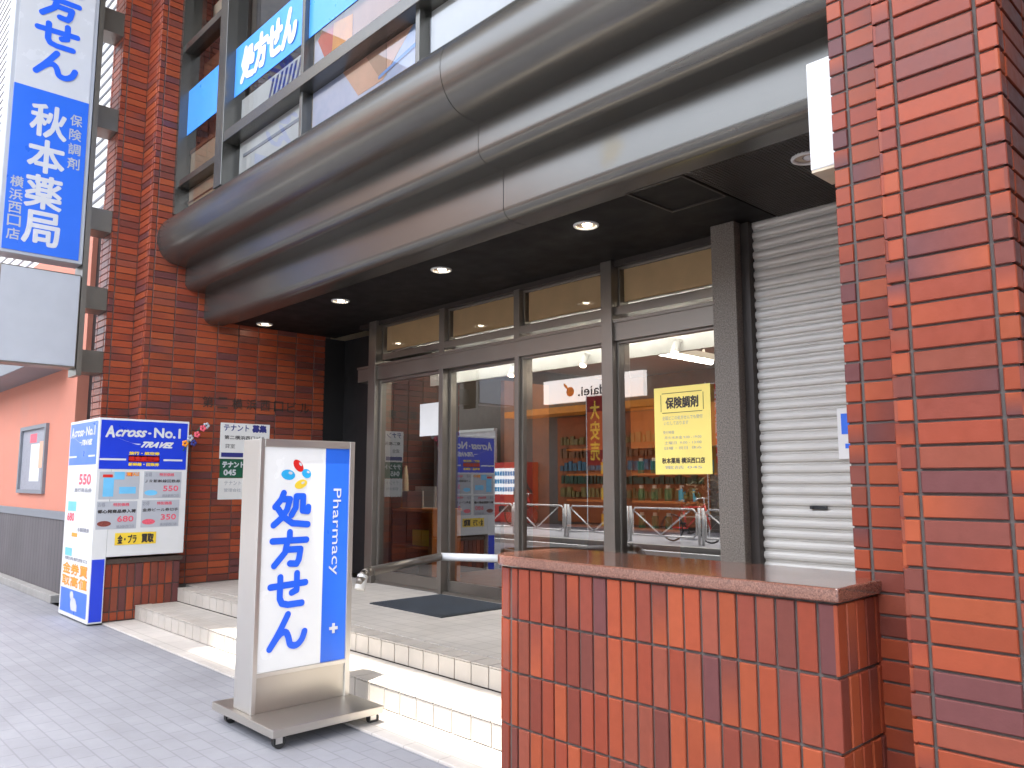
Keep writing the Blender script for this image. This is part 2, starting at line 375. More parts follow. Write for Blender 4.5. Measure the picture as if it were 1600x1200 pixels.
# ---------------------------------------------------------------- brick tiles
PAL = [(c8(160, 75, 48), 6), (c8(164, 80, 50), 4), (c8(148, 68, 47), 5), (c8(134, 65, 50), 4), (c8(122, 66, 56), 3), (c8(110, 65, 63), 2), (c8(142, 74, 56), 3)]
PALW = [c for c, k in PAL for _ in range(k)]
def bricks(mb, o, u, v, n, cols, rows, t=.012, ch=.003, palette=PALW):
    o, u, v, n = map(Vector, (o, u, v, n))
    for (a0, a1) in cols:
        for (b0, b1) in rows:
            ca = random.choice(palette); cb = ca
            if random.random() < .34: cb = random.choice(palette)
            if random.random() < .5: ca, cb = cb, ca
            k = random.uniform(.76, .96); ca = tuple(x*k for x in ca); cb = tuple(x*k for x in cb)
            horizontal = (a1-a0) > (b1-b0)
            dt = random.uniform(-.0015, .0015)
            P = [(a0, b0), (a1, b0), (a1, b1), (a0, b1)]
            Q = [(a0+ch, b0+ch), (a1-ch, b0+ch), (a1-ch, b1-ch), (a0+ch, b1-ch)]
            vs = [o+u*a+v*b for a, b in P]+[o+u*a+v*b+n*(t+dt-ch) for a, b in P]+[o+u*a+v*b+n*(t+dt) for a, b in Q]
            fs = [(8, 9, 10, 11)]
            for i in range(4): j = (i+1) % 4; fs += [(i, j, 4+j, 4+i), (4+i, 4+j, 8+j, 8+i)]
            if horizontal: cs = [ca, cb, cb, ca]*3
            else: cs = [ca, ca, cb, cb]*3
            mb.add(vs, fs, cs)
def split(a, b, w, g, first=None):
    out = []; x = a
    if first: out.append((x, x+first)); x += first+g
    while x < b-.02:
        out.append((x, min(x+w, b))); x += w+g
    return out
RP = .0755
def rows(z0, z1, p=RP, g=.0085): return [(z, min(z+p-g, z1)) for z in [z0+i*p for i in range(int((z1-z0)/p+.5))]]

# ================================================================ SETTING
struct('ground', MB().box(-300, 300, -300, 300, -.30, -.16), M['asphalt'])
struct('road', MB().box(-120, 80, -4.55, -2.35, -.155, -.12), M['asphalt'])
struct('pavement', MB().box(-120, 80, -2.2, 2.612, -.15, 0), M['paverblue'])
struct('kerb', MB().box(-120, 80, -2.35, -2.2, -.15, 0.0), M['kerb'], .01)
struct('far_pavement', MB().box(-120, 80, -9.2, -4.7, -.15, 0), M['paverblue'])
struct('far_kerb', MB().box(-120, 80, -4.7, -4.55, -.15, 0.0), M['kerb'], .01)
struct('ground_slab', MB().box(-8.66, -1.2, 2.614, 2.95, -.15, .012), M['slab'], .004)
struct('road_marking', MB().box(-60, 30, -4.40, -4.28, -.1195, -.115), M['whitepaint'])

# ================================================================ BUILDING
B = thing('office_building', 'office building with brown brick tile piers, bronze cornice and a pharmacy at street level', 'building', (-5, 4, 0))
FY = 5.06
# --- entrance steps
st = obj('steps', MB().box(-8.66, -1.2, 2.935, 5.0, -.1, .135).box(-8.66, -1.2, 3.36, 5.0, .135, .28), M['stepgrout'], B)
for y, z in ((2.92, .014), (3.34, .149)):
    t1 = MB(); t2 = MB(); x = -8.655
    while x < -1.3:
        t1.box(x, x+.155, y, y+.05, z+.004, z+.126); t2.box(x, x+.155, y-.004, y+.16, z+.13, z+.138); x += .164
    obj('riser_tiles', t1, M['nosing'], st, .003)
    obj('tread_nosing', t2, M['nosing'], st, .002)
obj('tread', MB().box(-8.66, -1.2, 3.084, 3.34, .13, .146), M['steptile'], st)
obj('platform', MB().box(-8.855, -1.2, 3.504, FY+.1, .2, .291), M['steptile'], st)
# --- right pier (two steps), grout core + tiles
ZT = 6.6
core = obj('pier_core', MB().box(-1.285, -.9, 2.938, 5.5, 0, ZT).box(-1.0, -.653, 2.662, 6.5, 0, ZT), M['grout'], B)
m = MB(); R = rows(.03, ZT)
bricks(m, (-1.289, 2.942, 0), (1, 0, 0), (0, 0, 1), (0, -1, 0), [(0, .057), (.069, .276)], R)
bricks(m, (-1.278, 3.02, 0), (0, 1, 0), (0, 0, 1), (-1, 0, 0), split(-.078, 2.4, .236, .011, .05), R)
R2 = rows(.005, ZT)
bricks(m, (-1.012, 2.662, 0), (1, 0, 0), (0, 0, 1), (0, -1, 0), [(0, .057), (.069, .304), (.316, .371)], R2)
bricks(m, (-1.0, 2.662, 0), (0, 1, 0), (0, 0, 1), (-1, 0, 0), [(-.012, .045), (.057, .268)], R2)
bricks(m, (-.653, 2.662, 0), (0, 1, 0), (0, 0, 1), (1, 0, 0), split(-.012, 1.5, .236, .011, .057), R2)
obj('right_pier', m, M['brick'], B)
# --- left pier and side wall
ZL = 9.2
obj('left_wall_core', MB().box(-9.9, -8.872, 2.942, 5.2, 0, ZL).box(-9.6, -9.252, 2.662, 2.942, 0, ZL), M['grout'], B)
m = MB(); R = rows(.30, ZL)
bricks(m, (-8.872, 2.942, 0), (0, 1, 0), (0, 0, 1), (1, 0, 0), split(-.012, 2.18, .236, .011, .057), R)
bricks(m, (-9.24, 2.942, 0), (1, 0, 0), (0, 0, 1), (0, -1, 0), [(.012, .307), (.319, .38)], R)
bricks(m, (-9.252, 2.662, 0), (0, 1, 0), (0, 0, 1), (1, 0, 0), [(-.012, .045), (.057, .268)], R)
bricks(m, (-9.612, 2.662, 0), (1, 0, 0), (0, 0, 1), (0, -1, 0), [(0, .057), (.069, .304), (.316, .372)], R)
obj('left_pier', m, M['brick'], B)
# building name in bronze letters on side wall
m = MB(); y = 3.56
for g in '第二横浜西口ビル':
    text(m, g, '+X', (-8.857, y+.09, 2.29), .12, .125, lift=.006, bold=.001); y += .172
obj('name_letters', m, M['framedark'], B)
# --- cornice
def arc(c, r, a0, a1, n=8): return [(c[0]+r[0]*math.cos(rad(a0+(a1-a0)*i/n)), c[1]+r[1]*math.sin(rad(a0+(a1-a0)*i/n))) for i in range(n+1)]
prof1 = [(3.9, 4.345), (3.22, 4.345)]+arc((3.22, 4.06), (.22, .27), 95, 270, 20)+[(3.34, 3.775), (3.9, 3.775)]
prof2 = [(3.9, 3.80), (3.33, 3.80)]+[(3.33, 3.61)]+arc((3.43, 3.61), (.10, .09), 180, 270, 8)[1:]+[(3.9, 3.52)]
prof3 = [(3.9, 3.54), (3.56, 3.54), (3.56, 3.255)]+arc((3.65, 3.255), (.09, .08), 180, 270, 8)[1:]+[(3.78, 3.175), (3.78, 3.215), (3.9, 3.215)]
for pr_ in (prof1, prof2, prof3):
    m = MB()
    for xa, xb in ((-8.855, -3.853), (-3.847, -1.02)):
        k = len(pr_); vs = [(xa, a, b) for a, b in pr_]+[(xb, a, b) for a, b in pr_]
        m.add(vs, [(i, (i+1) % k, k+(i+1) % k, k+i) for i in range(k)]+[tuple(range(k-1, -1, -1)), tuple(range(k, 2*k))])
    m.box(-3.853, -3.847, pr_[1][0]+.26 if pr_ is prof1 else pr_[1][0]+.06, 3.9, pr_[-1][1]+.03, pr_[0][1]-.03)
    o = obj('cornice_band', m, M['bronze'], B)
    for p in o.data.polygons: p.use_smooth = len(p.vertices) == 4
    e = o.modifiers.new('s', 'EDGE_SPLIT'); e.split_angle = rad(28)
# --- soffit
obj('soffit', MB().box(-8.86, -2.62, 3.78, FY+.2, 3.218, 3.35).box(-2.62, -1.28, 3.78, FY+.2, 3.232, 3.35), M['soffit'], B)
m = MB(); y = 3.80
while y < 5.0:
    m.box(-2.60, -1.29, y, y+.009, 3.214, 3.232); y += .022
x = -2.60
while x < -1.3:
    m.box(x, x+.007, 3.79, 5.0, 3.2135, 3.228); x += .022
obj('soffit_grille', m, M['framedark'], B)
m = MB()
for a in (0, 1):
    m.box(-3.03, -2.62, [3.86, 4.36][a], [3.875, 4.375][a], 3.207, 3.219)
    m.box([-3.045, -2.63][a], [-3.03, -2.615][a], 3.86, 4.375, 3.207, 3.219)
obj('access_hatch', m, M['framedark'], B)
for i, x in enumerate((-8.60, -6.94, -5.30, -3.64, -1.98)):
    zc = 3.217 if i < 4 else 3.212
    d = obj('downlight', MB().torus((x, 4.17, zc-.002), (0, 0, 1), .082, .011, 28, 8), M['whitepaint'], B, smooth=True)
    r_ = MB(); n = 20
    for k in range(n):
        a, b = 2*math.pi*k/n, 2*math.pi*(k+1)/n
        r_.add([(x+.078*math.cos(a), 4.17+.078*math.sin(a), zc-.001), (x+.078*math.cos(b), 4.17+.078*math.sin(b), zc-.001), (x+.03*math.cos(b), 4.17+.03*math.sin(b), zc+.0), (x+.03*math.cos(a), 4.17+.03*math.sin(a), zc+.0)], [(0, 1, 2, 3)])
    obj('reflector', r_, M['reflector'], d, smooth=True)
    if i < 4: obj('bulb', MB().ell((x+.01, 4.17, zc-.002), .034, .034, .012, 14, 8), M['lamp'], d, smooth=True)
    else: obj('bulb', MB().ell((x+.01, 4.17, zc-.002), .034, .034, .012, 14, 8), M['white'], d, smooth=True)
# --- shopfront frame
m = MB()
obj('header_beam', MB().box(-7.94, -3.02, FY-.03, FY+.16, 2.54, 2.70), M['frame'], B, .004)
obj('header_ledge', MB().box(-7.94, -3.02, FY-.045, FY-.03, 2.69, 2.715), M['frame'], B)
obj('transom_rail', MB().box(-7.46, -3.02, FY-.02, FY+.1, 2.755, 2.825), M['frame'], B, .003)
obj('top_rail', MB().box(-7.94, -3.02, FY-.02, FY+.12, 3.17, 3.2175), M['framedark'], B)
posts = [(-7.68, -7.54, .06), (-4.215, -4.10, .06)]
for a, b, e in posts:
    obj('mullion', MB().box(a, b, FY-e, FY+.17, .29, 3.2175), M['frame'], B, .004)
for a, b in ((-6.41, -6.345), (-5.285, -5.23)):
    obj('door_jamb', MB().box(a, b, FY-.034, FY+.15, .29, 2.545), M['frame'], B, .003)
    obj('transom_post', MB().box(a-.02, b, FY-.024, FY+.13, 2.72, 3.18), M['frame'], B, .003)
obj('threshold', MB().box(-7.54, -2.9, FY-.01, FY+.13, .29, .315), M['frame'], B)
# corner return post left with dark recess beyond
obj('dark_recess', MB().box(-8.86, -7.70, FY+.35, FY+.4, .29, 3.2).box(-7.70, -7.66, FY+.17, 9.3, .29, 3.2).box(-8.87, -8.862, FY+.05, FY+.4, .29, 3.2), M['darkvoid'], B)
# door panels and fixed lights
def pane(nm, x0, x1, z0, z1, y, fr, bottom, m_=M['glass']):
    d = obj(nm, MB().box(x0, x0+fr, y-.02, y+.02, z0, z1).box(x1-fr, x1, y-.02, y+.02, z0, z1).box(x0+fr, x1-fr, y-.019, y+.019, z1-fr, z1).box(x0+fr, x1-fr, y-.019, y+.019, z0, z0+bottom), M['frame'], B, .003)
    g = MB(); g.add([(x0+fr-.002, y, z0+bottom), (x1-fr+.002, y, z0+bottom), (x1-fr+.002, y, z1-fr), (x0+fr-.002, y, z1-fr)], [(0, 1, 2, 3)])
    obj('pane', g, m_, d); return d
pane('entrance_door', -7.54, -6.41, .315, 2.54, FY+.02, .035, .12)
pane('entrance_door', -6.345, -5.285, .315, 2.54, FY+.07, .03, .10)
pane('shop_window', -5.23, -4.215, .315, 2.54, FY+.02, .02, .05)
pane('shop_window', -4.10, -3.02, .315, 2.54, FY+.02, .02, .05)
for a, b in ((-7.54, -6.43), (-6.345, -5.305), (-5.23, -4.215), (-4.10, -3.02)):
    d = pane('transom_window', a, b, 2.825, 3.17, FY+.05, .018, .018, M['trglass'])
    obj('blind', MB().box(a+.03, b-.02, FY+.075, FY+.085, 2.88, 3.16), M['transom'], d)
# column and shutter
obj('column', MB().box(-3.053, -2.865, 4.85, 5.16, .29, 3.2185), M['column'], B, .004)
obj('shutter_guide', MB().box(-2.865, -2.80, 4.93, 5.06, .29, 3.212), M['framedark'], B)
m = MB(); prof = []; z = .30; sp = .0715
while z < 3.21:
    prof += [(0.0, z), (.0, z+.006), (-.013, z+.016), (-.018, z+.030), (-.017, z+.046), (-.010, z+.058), (0.004, z+.064)]; z += sp
k = len(prof); vs = [(-2.805, 5.0+a, b) for a, b in prof]+[(-1.30, 5.0+a, b) for a, b in prof]
m.add(vs, [(i, i+1, k+i+1, k+i) for i in range(k-1)])
sh = obj('roller_shutter', m, M['shutter'], B)
obj('shutter_lock', MB().box(-2.46, -2.345, 4.975, 4.984, 1.222, 1.242).tube((-2.445, 4.984, 1.232), (-2.445, 4.970, 1.232), .011), M['black'], sh)
# --- upper windows
UY = 3.25
obj('window_jamb', MB().box(-8.857, -8.80, 3.15, 3.4, 4.35, 9.2), M['bronze'], B)
def member(nm, x0, x1, y0, y1, z0, z1): return obj(nm, MB().box(x0, x1, y0, y1, z0, z1), M['bronze'], B, .004)
member('window_mullion', -7.748, -7.569, 3.143, 3.4, 4.346, 9.2)
for a in (-6.10, -4.40, -2.70):
    member('window_mullion', a, a+.05, 3.20, 3.34, 4.346, 9.2)
member('window_transom', -8.80, -7.748, 3.17, 3.33, 4.66, 4.73)
member('window_transom', -8.80, -7.748, 3.17, 3.33, 6.27, 6.35)
member('window_transom', -7.569, -1.02, 3.15, 3.335, 4.79, 4.90)
member('window_transom', -7.569, -1.02, 3.15, 3.335, 6.9, 7.0)
for a, b in ((-8.80, -7.748), (-7.569, -6.10), (-6.05, -4.40), (-4.35, -2.70), (-2.65, -1.02)):
    d = obj('upper_window', MB().box(a, b, UY-.02, UY+.03, 4.345, 4.37), M['bronze'], B)
    g = MB(); g.add([(a, UY, 4.37), (b, UY, 4.37), (b, UY, 9.2), (a, UY, 9.2)], [(0, 1, 2, 3)]); obj('pane', g, M['upglass'], d)
    if b < -3: obj('film_band', MB().box(a+.002, b-.002, UY-.006, UY-.002, 5.29, 5.82), M['lightblue'], d)
m = MB(); shohosen(m, '-Y', (-6.84, UY-.008, 5.555), 1.12, .34, .036, vertical=False, gap=.1)
obj('film_lettering', m, M['whitepaint'], B)
# panels behind the upper glass, coloured to imitate reflections of street and sky
def inside(x0, x1, z0, z1, mt, y=3.30, nm='reflection_board'): return obj(nm, MB().box(x0, x1, y, y+.008, z0, z1), M[mt], B)
inside(-8.79, -7.76, 4.38, 5.12, 'reflect_tan'); obj('reflection_board', MB().box(-8.79, -7.76, 3.289, 3.299, 5.08, 5.12), M['wooddark'], B); obj('reflection_board', MB().box(-8.79, -7.76, 3.289, 3.299, 4.50, 4.515), M['wooddark'], B)
inside(-8.79, -7.76, 5.13, 6.2, 'wooddark', 3.4)
inside(-7.50, -6.2, 4.38, 5.26, 'paper'); m = MB()
for i in range(7): m.prism([(0, 0), (.035, 0), (.16, .3), (.125, .3)], (-6.95+.09*i, 3.297, 4.93), (1, 0, 0), (0, 0, 1), (0, -1, 0), .004)
obj('reflection_board', m, M['navy'], B)
obj('reflection_board', MB().box(-7.40, -6.25, 3.290, 3.299, 4.62, 4.65), M['greyprint'], B)
p_ = inside(-6.04, -4.41, 4.38, 5.9, 'reflect_pale', nm='reflection_panel')
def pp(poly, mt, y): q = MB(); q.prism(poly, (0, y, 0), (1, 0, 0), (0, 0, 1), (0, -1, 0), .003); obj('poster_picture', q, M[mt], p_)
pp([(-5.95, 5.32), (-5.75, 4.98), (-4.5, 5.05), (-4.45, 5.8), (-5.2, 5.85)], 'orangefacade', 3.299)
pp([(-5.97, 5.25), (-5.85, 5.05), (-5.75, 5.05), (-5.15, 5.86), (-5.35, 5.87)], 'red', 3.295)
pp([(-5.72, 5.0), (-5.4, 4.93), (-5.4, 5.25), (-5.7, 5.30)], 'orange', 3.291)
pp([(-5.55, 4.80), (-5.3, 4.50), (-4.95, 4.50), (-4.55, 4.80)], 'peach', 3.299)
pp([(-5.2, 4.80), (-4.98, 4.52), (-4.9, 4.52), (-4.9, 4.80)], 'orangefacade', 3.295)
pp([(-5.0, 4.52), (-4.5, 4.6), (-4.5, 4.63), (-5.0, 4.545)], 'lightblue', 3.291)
inside(-4.34, -2.71, 4.38, 6.4, 'reflect_white'); inside(-2.64, -1.03, 4.38, 6.4, 'reflect_white')  # white panels imitate sky mirrored in the glass
# room behind the upper windows
obj('upper_floor', MB().box(-9.0, -1, 3.7, 9, 4.2, 4.3).box(-9.0, -1, 8.8, 9, 4.3, 9.2).box(-9.0, -1, 3.5, 9, 6.85, 7.0), M['beige'], B)
obj('upper_storeys', MB().box(-9.6, -.66, 3.3, 9, 9.2, 16), M['concrete'], B)
obj('shade_balcony', MB().box(-14, 4, 1.0, 3.3, 9.2, 9.5), M['concrete'], B)  # added above the view to keep sun off the facade and platform
obj('back_walls', MB().box(-9.6, -.66, 10.4, 10.6, 0, 9.2).box(-9.6, -9.0, 5.2, 10.4, 0, 9.2).box(-1.0, -.7, 5.5, 10.4, 0, 9.2), M['beige'], B)
# --- pharmacy interior shell
obj('shop_floor', MB().box(-7.66, -1.0, FY+.13, 10.4, .2, .288), M['wooddark'], B)
obj('shop_ceiling', MB().box(-7.66, -1.0, FY+.25, 10.4, 2.92, 3.0).box(-7.5, -3.1, 5.75, 5.80, 2.52, 2.92), M['whitepaint'], B)
obj('shop_wall', MB().box(-7.66, -2.9, 9.3, 9.4, .29, 2.92).box(-2.95, -2.88, 5.2, 9.3, .29, 2.92), M['wooddark'], B)
obj('shop_partition', MB().box(-6.42, -6.36, 5.9, 6.6, .29, 2.5), M['wooddark'], B)

# ================================================================ PLANTER WALL (right)
P = thing('planter_wall', 'waist-high brick tile wall with polished granite coping and a rounded left end', 'wall', (-2.0, 2.85, 0))
def outline(x0, x1, y0, y1, r, n=8):
    pts = [(x1, y0), (x1, y1), (x0, y1)]
    pts += [(x0+r-r*math.cos(rad(90*i/n)), y0+r-r*math.sin(rad(90*i/n))) for i in range(n+1)]
    return pts
pl = outline(-2.90, -1.221, 2.613, 3.09, .13)
obj('core', MB().prism(pl, (0, 0, 0), (1, 0, 0), (0, 1, 0), (0, 0, 1), 1.003), M['grout'], P)
m = MB(); rw = [(.0, .053), (.064, .289), (.300, .525), (.536, .761), (.772, .997)]
cols = split(0, 1.545, .0645, .011)
bricks(m, (-1.209, 2.613, 0), (-1, 0, 0), (0, 0, 1), (0, -1, 0), cols, rw)
r = .13; cxx, cyy = -2.90+r, 2.613+r
for i in range(3):
    a0 = rad(270-30*i-1); a1 = rad(270-30*(i+1)+4)
    p0 = Vector((cxx+r*math.cos(a0), cyy+r*math.sin(a0), 0)); p1 = Vector((cxx+r*math.cos(a1), cyy+r*math.sin(a1), 0))
    u = (p1-p0); L_ = u.length; u.normalize(); nn = Vector((u.y, -u.x, 0))
    if nn.dot(p0-Vector((cxx, cyy, 0))) < 0: nn = -nn
    bricks(m, p0, u, (0, 0, 1), nn, [(0, L_)], rw)
bricks(m, (-2.90, 2.75, 0), (0, 1, 0), (0, 0, 1), (-1, 0, 0), split(0, .34, .0645, .011), rw)
bricks(m, (-1.221, 2.613, 0), (0, 1, 0), (0, 0, 1), (1, 0, 0), split(-.012, .46, .0645, .011), rw)
obj('brick_tiles', m, M['brick'], P)
o = obj('coping', MB().prism(outline(-2.925, -1.196, 2.586, 3.11, .15, 12), (0, 0, 1.006), (1, 0, 0), (0, 1, 0), (0, 0, 1), .048), M['granite'], P, .008, seg=3)
# low wall (left)
P2 = thing('low_wall', 'low brick tile wall with dark stone cap beside the steps, under the travel sign box', 'wall', (-9.2, 3.0, 0))
obj('core', MB().box(-9.62, -8.682, 2.62, 3.36, 0, .60), M['grout'], P2)
m = MB(); bricks(m, (-8.682, 2.62, 0), (0, 1, 0), (0, 0, 1), (1, 0, 0), split(-.01, .75, .0645, .011), [(.02, .10), (.111, .336), (.347, .572)])
bricks(m, (-9.62, 2.62, 0), (1, 0, 0), (0, 0, 1), (0, -1, 0), split(0, .94, .0645, .011), [(.02, .10), (.111, .336), (.347, .572)])
obj('brick_tiles', m, M['brick'], P2)
obj('cap', MB().box(-9.63, -8.655, 2.605, 3.375, .575, .625), M['darkgranite'], P2, .004)

# ================================================================ STANDING SIGN
T = thing('standing_sign', 'stainless steel wheeled pavement sign with blue pharmacy lettering and coloured capsules', 'sign', (-4.38, 2.42, 0))
FX = -4.33
obj('base_plate', MB().box(-4.76, -4.0, 2.07, 2.76, .068, .112), M['steelbase'], T, .004)
obj('cabinet', MB().box(-4.555, FX-.022, 2.105, 2.735, .112, 1.645), M['steel'], T, .006)
fr = MB().box(FX-.022, FX, 2.105, 2.132, .112, 1.645).box(FX-.022, FX, 2.70, 2.735, .112, 1.645).box(FX-.0219, FX-.0001, 2.132, 2.70, 1.60, 1.645).box(FX-.0219, FX-.0001, 2.132, 2.70, .305, .33)
obj('face_frame', fr, M['steel'], T, .002)
obj('kick_panel', MB().box(FX-.02, FX-.012, 2.132, 2.70, .113, .305), M['steelbase'], T)
fp = obj('face_panel', MB().box(FX-.02, FX-.010, 2.132, 2.535, .33, 1.60), M['brightwhite'], T)
bp_ = obj('blue_panel', MB().box(FX-.02, FX-.0095, 2.535, 2.70, .33, 1.60), M['blue'], T)
m = MB(); shohosen(m, '+X', (FX-.010, 2.310, .888), .235, .895, .019, gap=.16)
obj('lettering', m, M['letterblue'], fp)
m = MB(); text(m, 'Pharmacy', '+X', (FX-.0093, 2.612, 1.095), .072, .52, rot=1, lift=.001)
obj('lettering', m, M['white'], bp_)
m = MB(); rect(m, '+X', (FX-.0093, 2.618, .52), .058, .018); rect(m, '+X', (FX-.0093, 2.618, .52), .018, .058, lift=.0012)
obj('cross', m, M['white'], bp_)
for col, y, z, a, b, an in (('red', 2.352, 1.492, .042, .026, -50), ('cyan', 2.288, 1.438, .045, .030, -10), ('cyan', 2.407, 1.446, .032, .026, -30), ('yellow', 2.372, 1.383, .042, .025, 20)):
    m = MB(); disc(m, '+X', (FX-.010, y, z), a, b, ang=rad(an)); c_ = obj('capsule', m, M[col], fp)
    m = MB(); disc(m, '+X', (FX-.010, y+a*.3, z+b*.35), a*.3, b*.28, lift=.0022, ang=rad(an)); obj('highlight', m, M['white'], c_)
for (x, y) in ((-4.66, 2.13), (-4.05, 2.12), (-4.66, 2.70), (-4.07, 2.72)):
    cs = obj('caster', MB().box(x-.025, x+.025, y-.02, y+.02, .058, .068).box(x-.020, x-.016, y-.014, y+.024, .028, .058).box(x+.016, x+.020, y-.014, y+.024, .028, .058), M['steel'], T)
    obj('wheel', MB().tube((x-.015, y+.012, .035), (x+.015, y+.012, .035), .035, n=20), M['rubber'], cs, smooth=False)

# ================================================================ TRAVEL SIGN BOX
T = thing('travel_signboard', 'white and blue L-shaped travel agency sign box standing over the low brick wall', 'sign box', (-9.1, 2.6, 0))
obj('front_box', MB().box(-9.60, -8.605, 2.462, 2.600, .018, 2.035), M['whitepaint'], T, .006)
sb = obj('side_box', MB().box(-8.76, -8.606, 2.6005, 3.36, .652, 2.035), M['whitepaint'], T, .006)
BX = -8.605
def UV(u, v): return (BX, 2.468+.886*u, 2.030-1.372*v)
def prt(name, mt, fn, par=sb):
    if name in ('arrow_print', 'sticker_lettering', 'coupon_price', 'photo_print', 'price_print', 'small_print', 'coupon_small_print', 'header_small_print', 'coupon_picture', 'coupon_print'):
        m = Multi(); fn(m); return [obj(name, q, mt, par) for q in m][0]
    m = MB(); fn(m); return obj(name, m, mt, par)
def R_(m, u0, u1, v0, v1, lift=.001, fc='+X', f=None):
    f = f or UV; a = Vector(f(u0, v0)); b = Vector(f(u1, v1)); c = (a+b)/2
    wdt = abs(b.y-a.y) if fc == '+X' else abs(b.x-a.x)
    rect(m, fc, c, wdt, abs(b.z-a.z), lift)
def Tx(m, s, u0, u1, v0, v1, lift=.003, bold=0, slant=0, fc='+X', f=None):
    f = f or UV; a = Vector(f(u0, v0)); b = Vector(f(u1, v1)); c = (a+b)/2
    wdt = abs(b.y-a.y) if fc == '+X' else abs(b.x-a.x)
    text(m, s, fc, c, wdt, abs(b.z-a.z), lift=lift, bold=bold, slant=slant)
prt('header_panel', M['blueshade'], lambda m: R_(m, .015, .985, .012, .37))
def hd(m, f=UV, fc='+X'):
    Tx(m, 'A', .075, .165, .055, .135, bold=.006, slant=.12, f=f, fc=fc); Tx(m, 'cross', .18, .50, .082, .128, bold=.005, slant=.1, f=f, fc=fc)
    Tx(m, 'No.1', .60, .90, .058, .128, bold=.005, f=f, fc=fc); Tx(m, '・', .53, .56, .095, .105, bold=.004, f=f, fc=fc); Tx(m, 'TRAVEL', .46, .83, .165, .205, bold=.005, slant=.15, f=f, fc=fc)
    U, V, N = (Vector(q) for q in AX[fc]); 
    pts = smoothpts([(.17, .135), (.35, .175), (.45, .18), (.40, .185), (.17, .135)], 4)
    P_ = [Vector(f(a, b)) for a, b in pts]; o = P_[0]
    m.prism([((p-o).dot(U), (p-o).dot(V)) for p in P_[:-1]], o+N*.002, U, V, N, .001)
    R_(m, .02, .30, .292, .306, .002, fc, f); R_(m, .72, .94, .292, .306, .002, fc, f)
prt('header_lettering', M['whitepaint'], hd)
prt('header_notice', M['red'], lambda m: [Tx(m, '格安航空券', .33, .67, .275, .31, bold=.003), R_(m, .325, .675, .268, .315)])
prt('header_small_print', M['yellow'], lambda m: [Tx(m, '旅行・航空券', .33, .67, .24, .262, bold=.002), Tx(m, '新幹線・回数券', .33, .67, .322, .345, bold=.002)])
def coupon(u0, v0, kind):
    du, dv = .43, .20
    g = lambda a, b: (u0+du*a, v0+dv*b)
    def q(m, a0, a1, b0, b1, l=.002): (x0, y0), (x1, y1) = g(a0, b0), g(a1, b1); R_(m, x0, x1, y0, y1, l)
    def t(m, s, a0, a1, b0, b1, bold=.0015): (x0, y0), (x1, y1) = g(a0, b0), g(a1, b1); Tx(m, s, x0, x1, y0, y1, bold=bold)
    c = prt('coupon', M['offwhite'], lambda m: q(m, 0, 1, 0, 1, .001))
    if kind == 0:
        prt('coupon_picture', M['skyprint'], lambda m: [q(m, .10, .36, .22, .9), q(m, .36, .62, .0, .28), q(m, .5, .92, .55, .8)], c)
        prt('coupon_print', M['red'], lambda m: [q(m, .08, .32, .10, .2, .003), t(m, '沖縄', .66, .8, .02, .16)], c)
        prt('coupon_small_print', M['orange'], lambda m: [q(m, .68, .78, .02, .14, .004), t(m, 'SALE', .8, .98, .02, .14)], c)
    else:
        prt('coupon_print', M['ink'], lambda m: t(m, ['', 'ＪＲ新幹線回数券', '都心発商品券入荷', '金券ビール券切手'][kind], .03, .97, .30, .42, .002 if kind == 2 else .0006), c)
        prt('coupon_price', M['pink'], lambda m: [t(m, ['', '550', '680', '350'][kind], .52, .92, .54, .74, .002), t(m, '特別価格', .4, .8, .06, .18, .001)], c)
        prt('coupon_picture', M['brownprint'] if kind == 2 else M['skyprint'] if kind == 1 else M['pink'], lambda m: [disc(m, '+X', Vector(UV(*g(.2, .80))), .065, .028, .002), ], c)
        prt('coupon_small_print', M['greyprint'], lambda m: [t(m, '横浜駅西口店', .5, .95, .86, .97, .0004), t(m, 'お得', .03, .2, .04, .2, .001)], c)
coupon(.03, .39, 0); coupon(.51, .385, 1); coupon(.02, .605, 2); coupon(.50, .60, 3)
yk = prt('yellow_sticker', M['yellow'], lambda m: R_(m, .23, .68, .835, .922, .002))
prt('sticker_lettering', M['ink'], lambda m: [Tx(m, '金・プラ', .26, .46, .85, .91, .005, bold=.003), Tx(m, '買取', .52, .65, .85, .91, .005, bold=.004)], yk)
prt('lower_side_panel', M['blueshade'], lambda m: rect(m, '+X', (BX, 2.531, .335), .115, .60))
# street-facing side
fb = [o for o in COL.objects if o.name.startswith('front_box')][0]
def UF(u, v): return (-9.59+.975*u, 2.462, 2.030-2.0*v)
prt('header_panel', M['blue'], lambda m: R_(m, .02, .98, .012, .23, .001, '-Y', UF), fb)
def UF2(u, v): return (-9.59+.975*u, 2.462, 2.030-1.25*v)
prt('header_lettering', M['whitepaint'], lambda m: hd(m, UF2, '-Y'), fb)
prt('photo_print', M['skyprint'], lambda m: [R_(m, .1, .4, .42, .47, .001, '-Y', UF), R_(m, .1, .35, .66, .70, .001, '-Y', UF)], fb)
prt('price_print', M['pink'], lambda m: [Tx(m, '550', .45, .85, .28, .33, .002, .006, 0, '-Y', UF), Tx(m, '680', .1, .35, .48, .52, .002, .004, 0, '-Y', UF)], fb)
prt('small_print', M['greyprint'], lambda m: [Tx(m, '旅行商品券', .3, .9, .35, .37, .002, .002, 0, '-Y', UF), Tx(m, '各種回数券', .5, .9, .55, .57, .002, .002, 0, '-Y', UF), Tx(m, '横浜駅西口', .1, .9, .705, .72, .002, .002, 0, '-Y', UF)], fb)
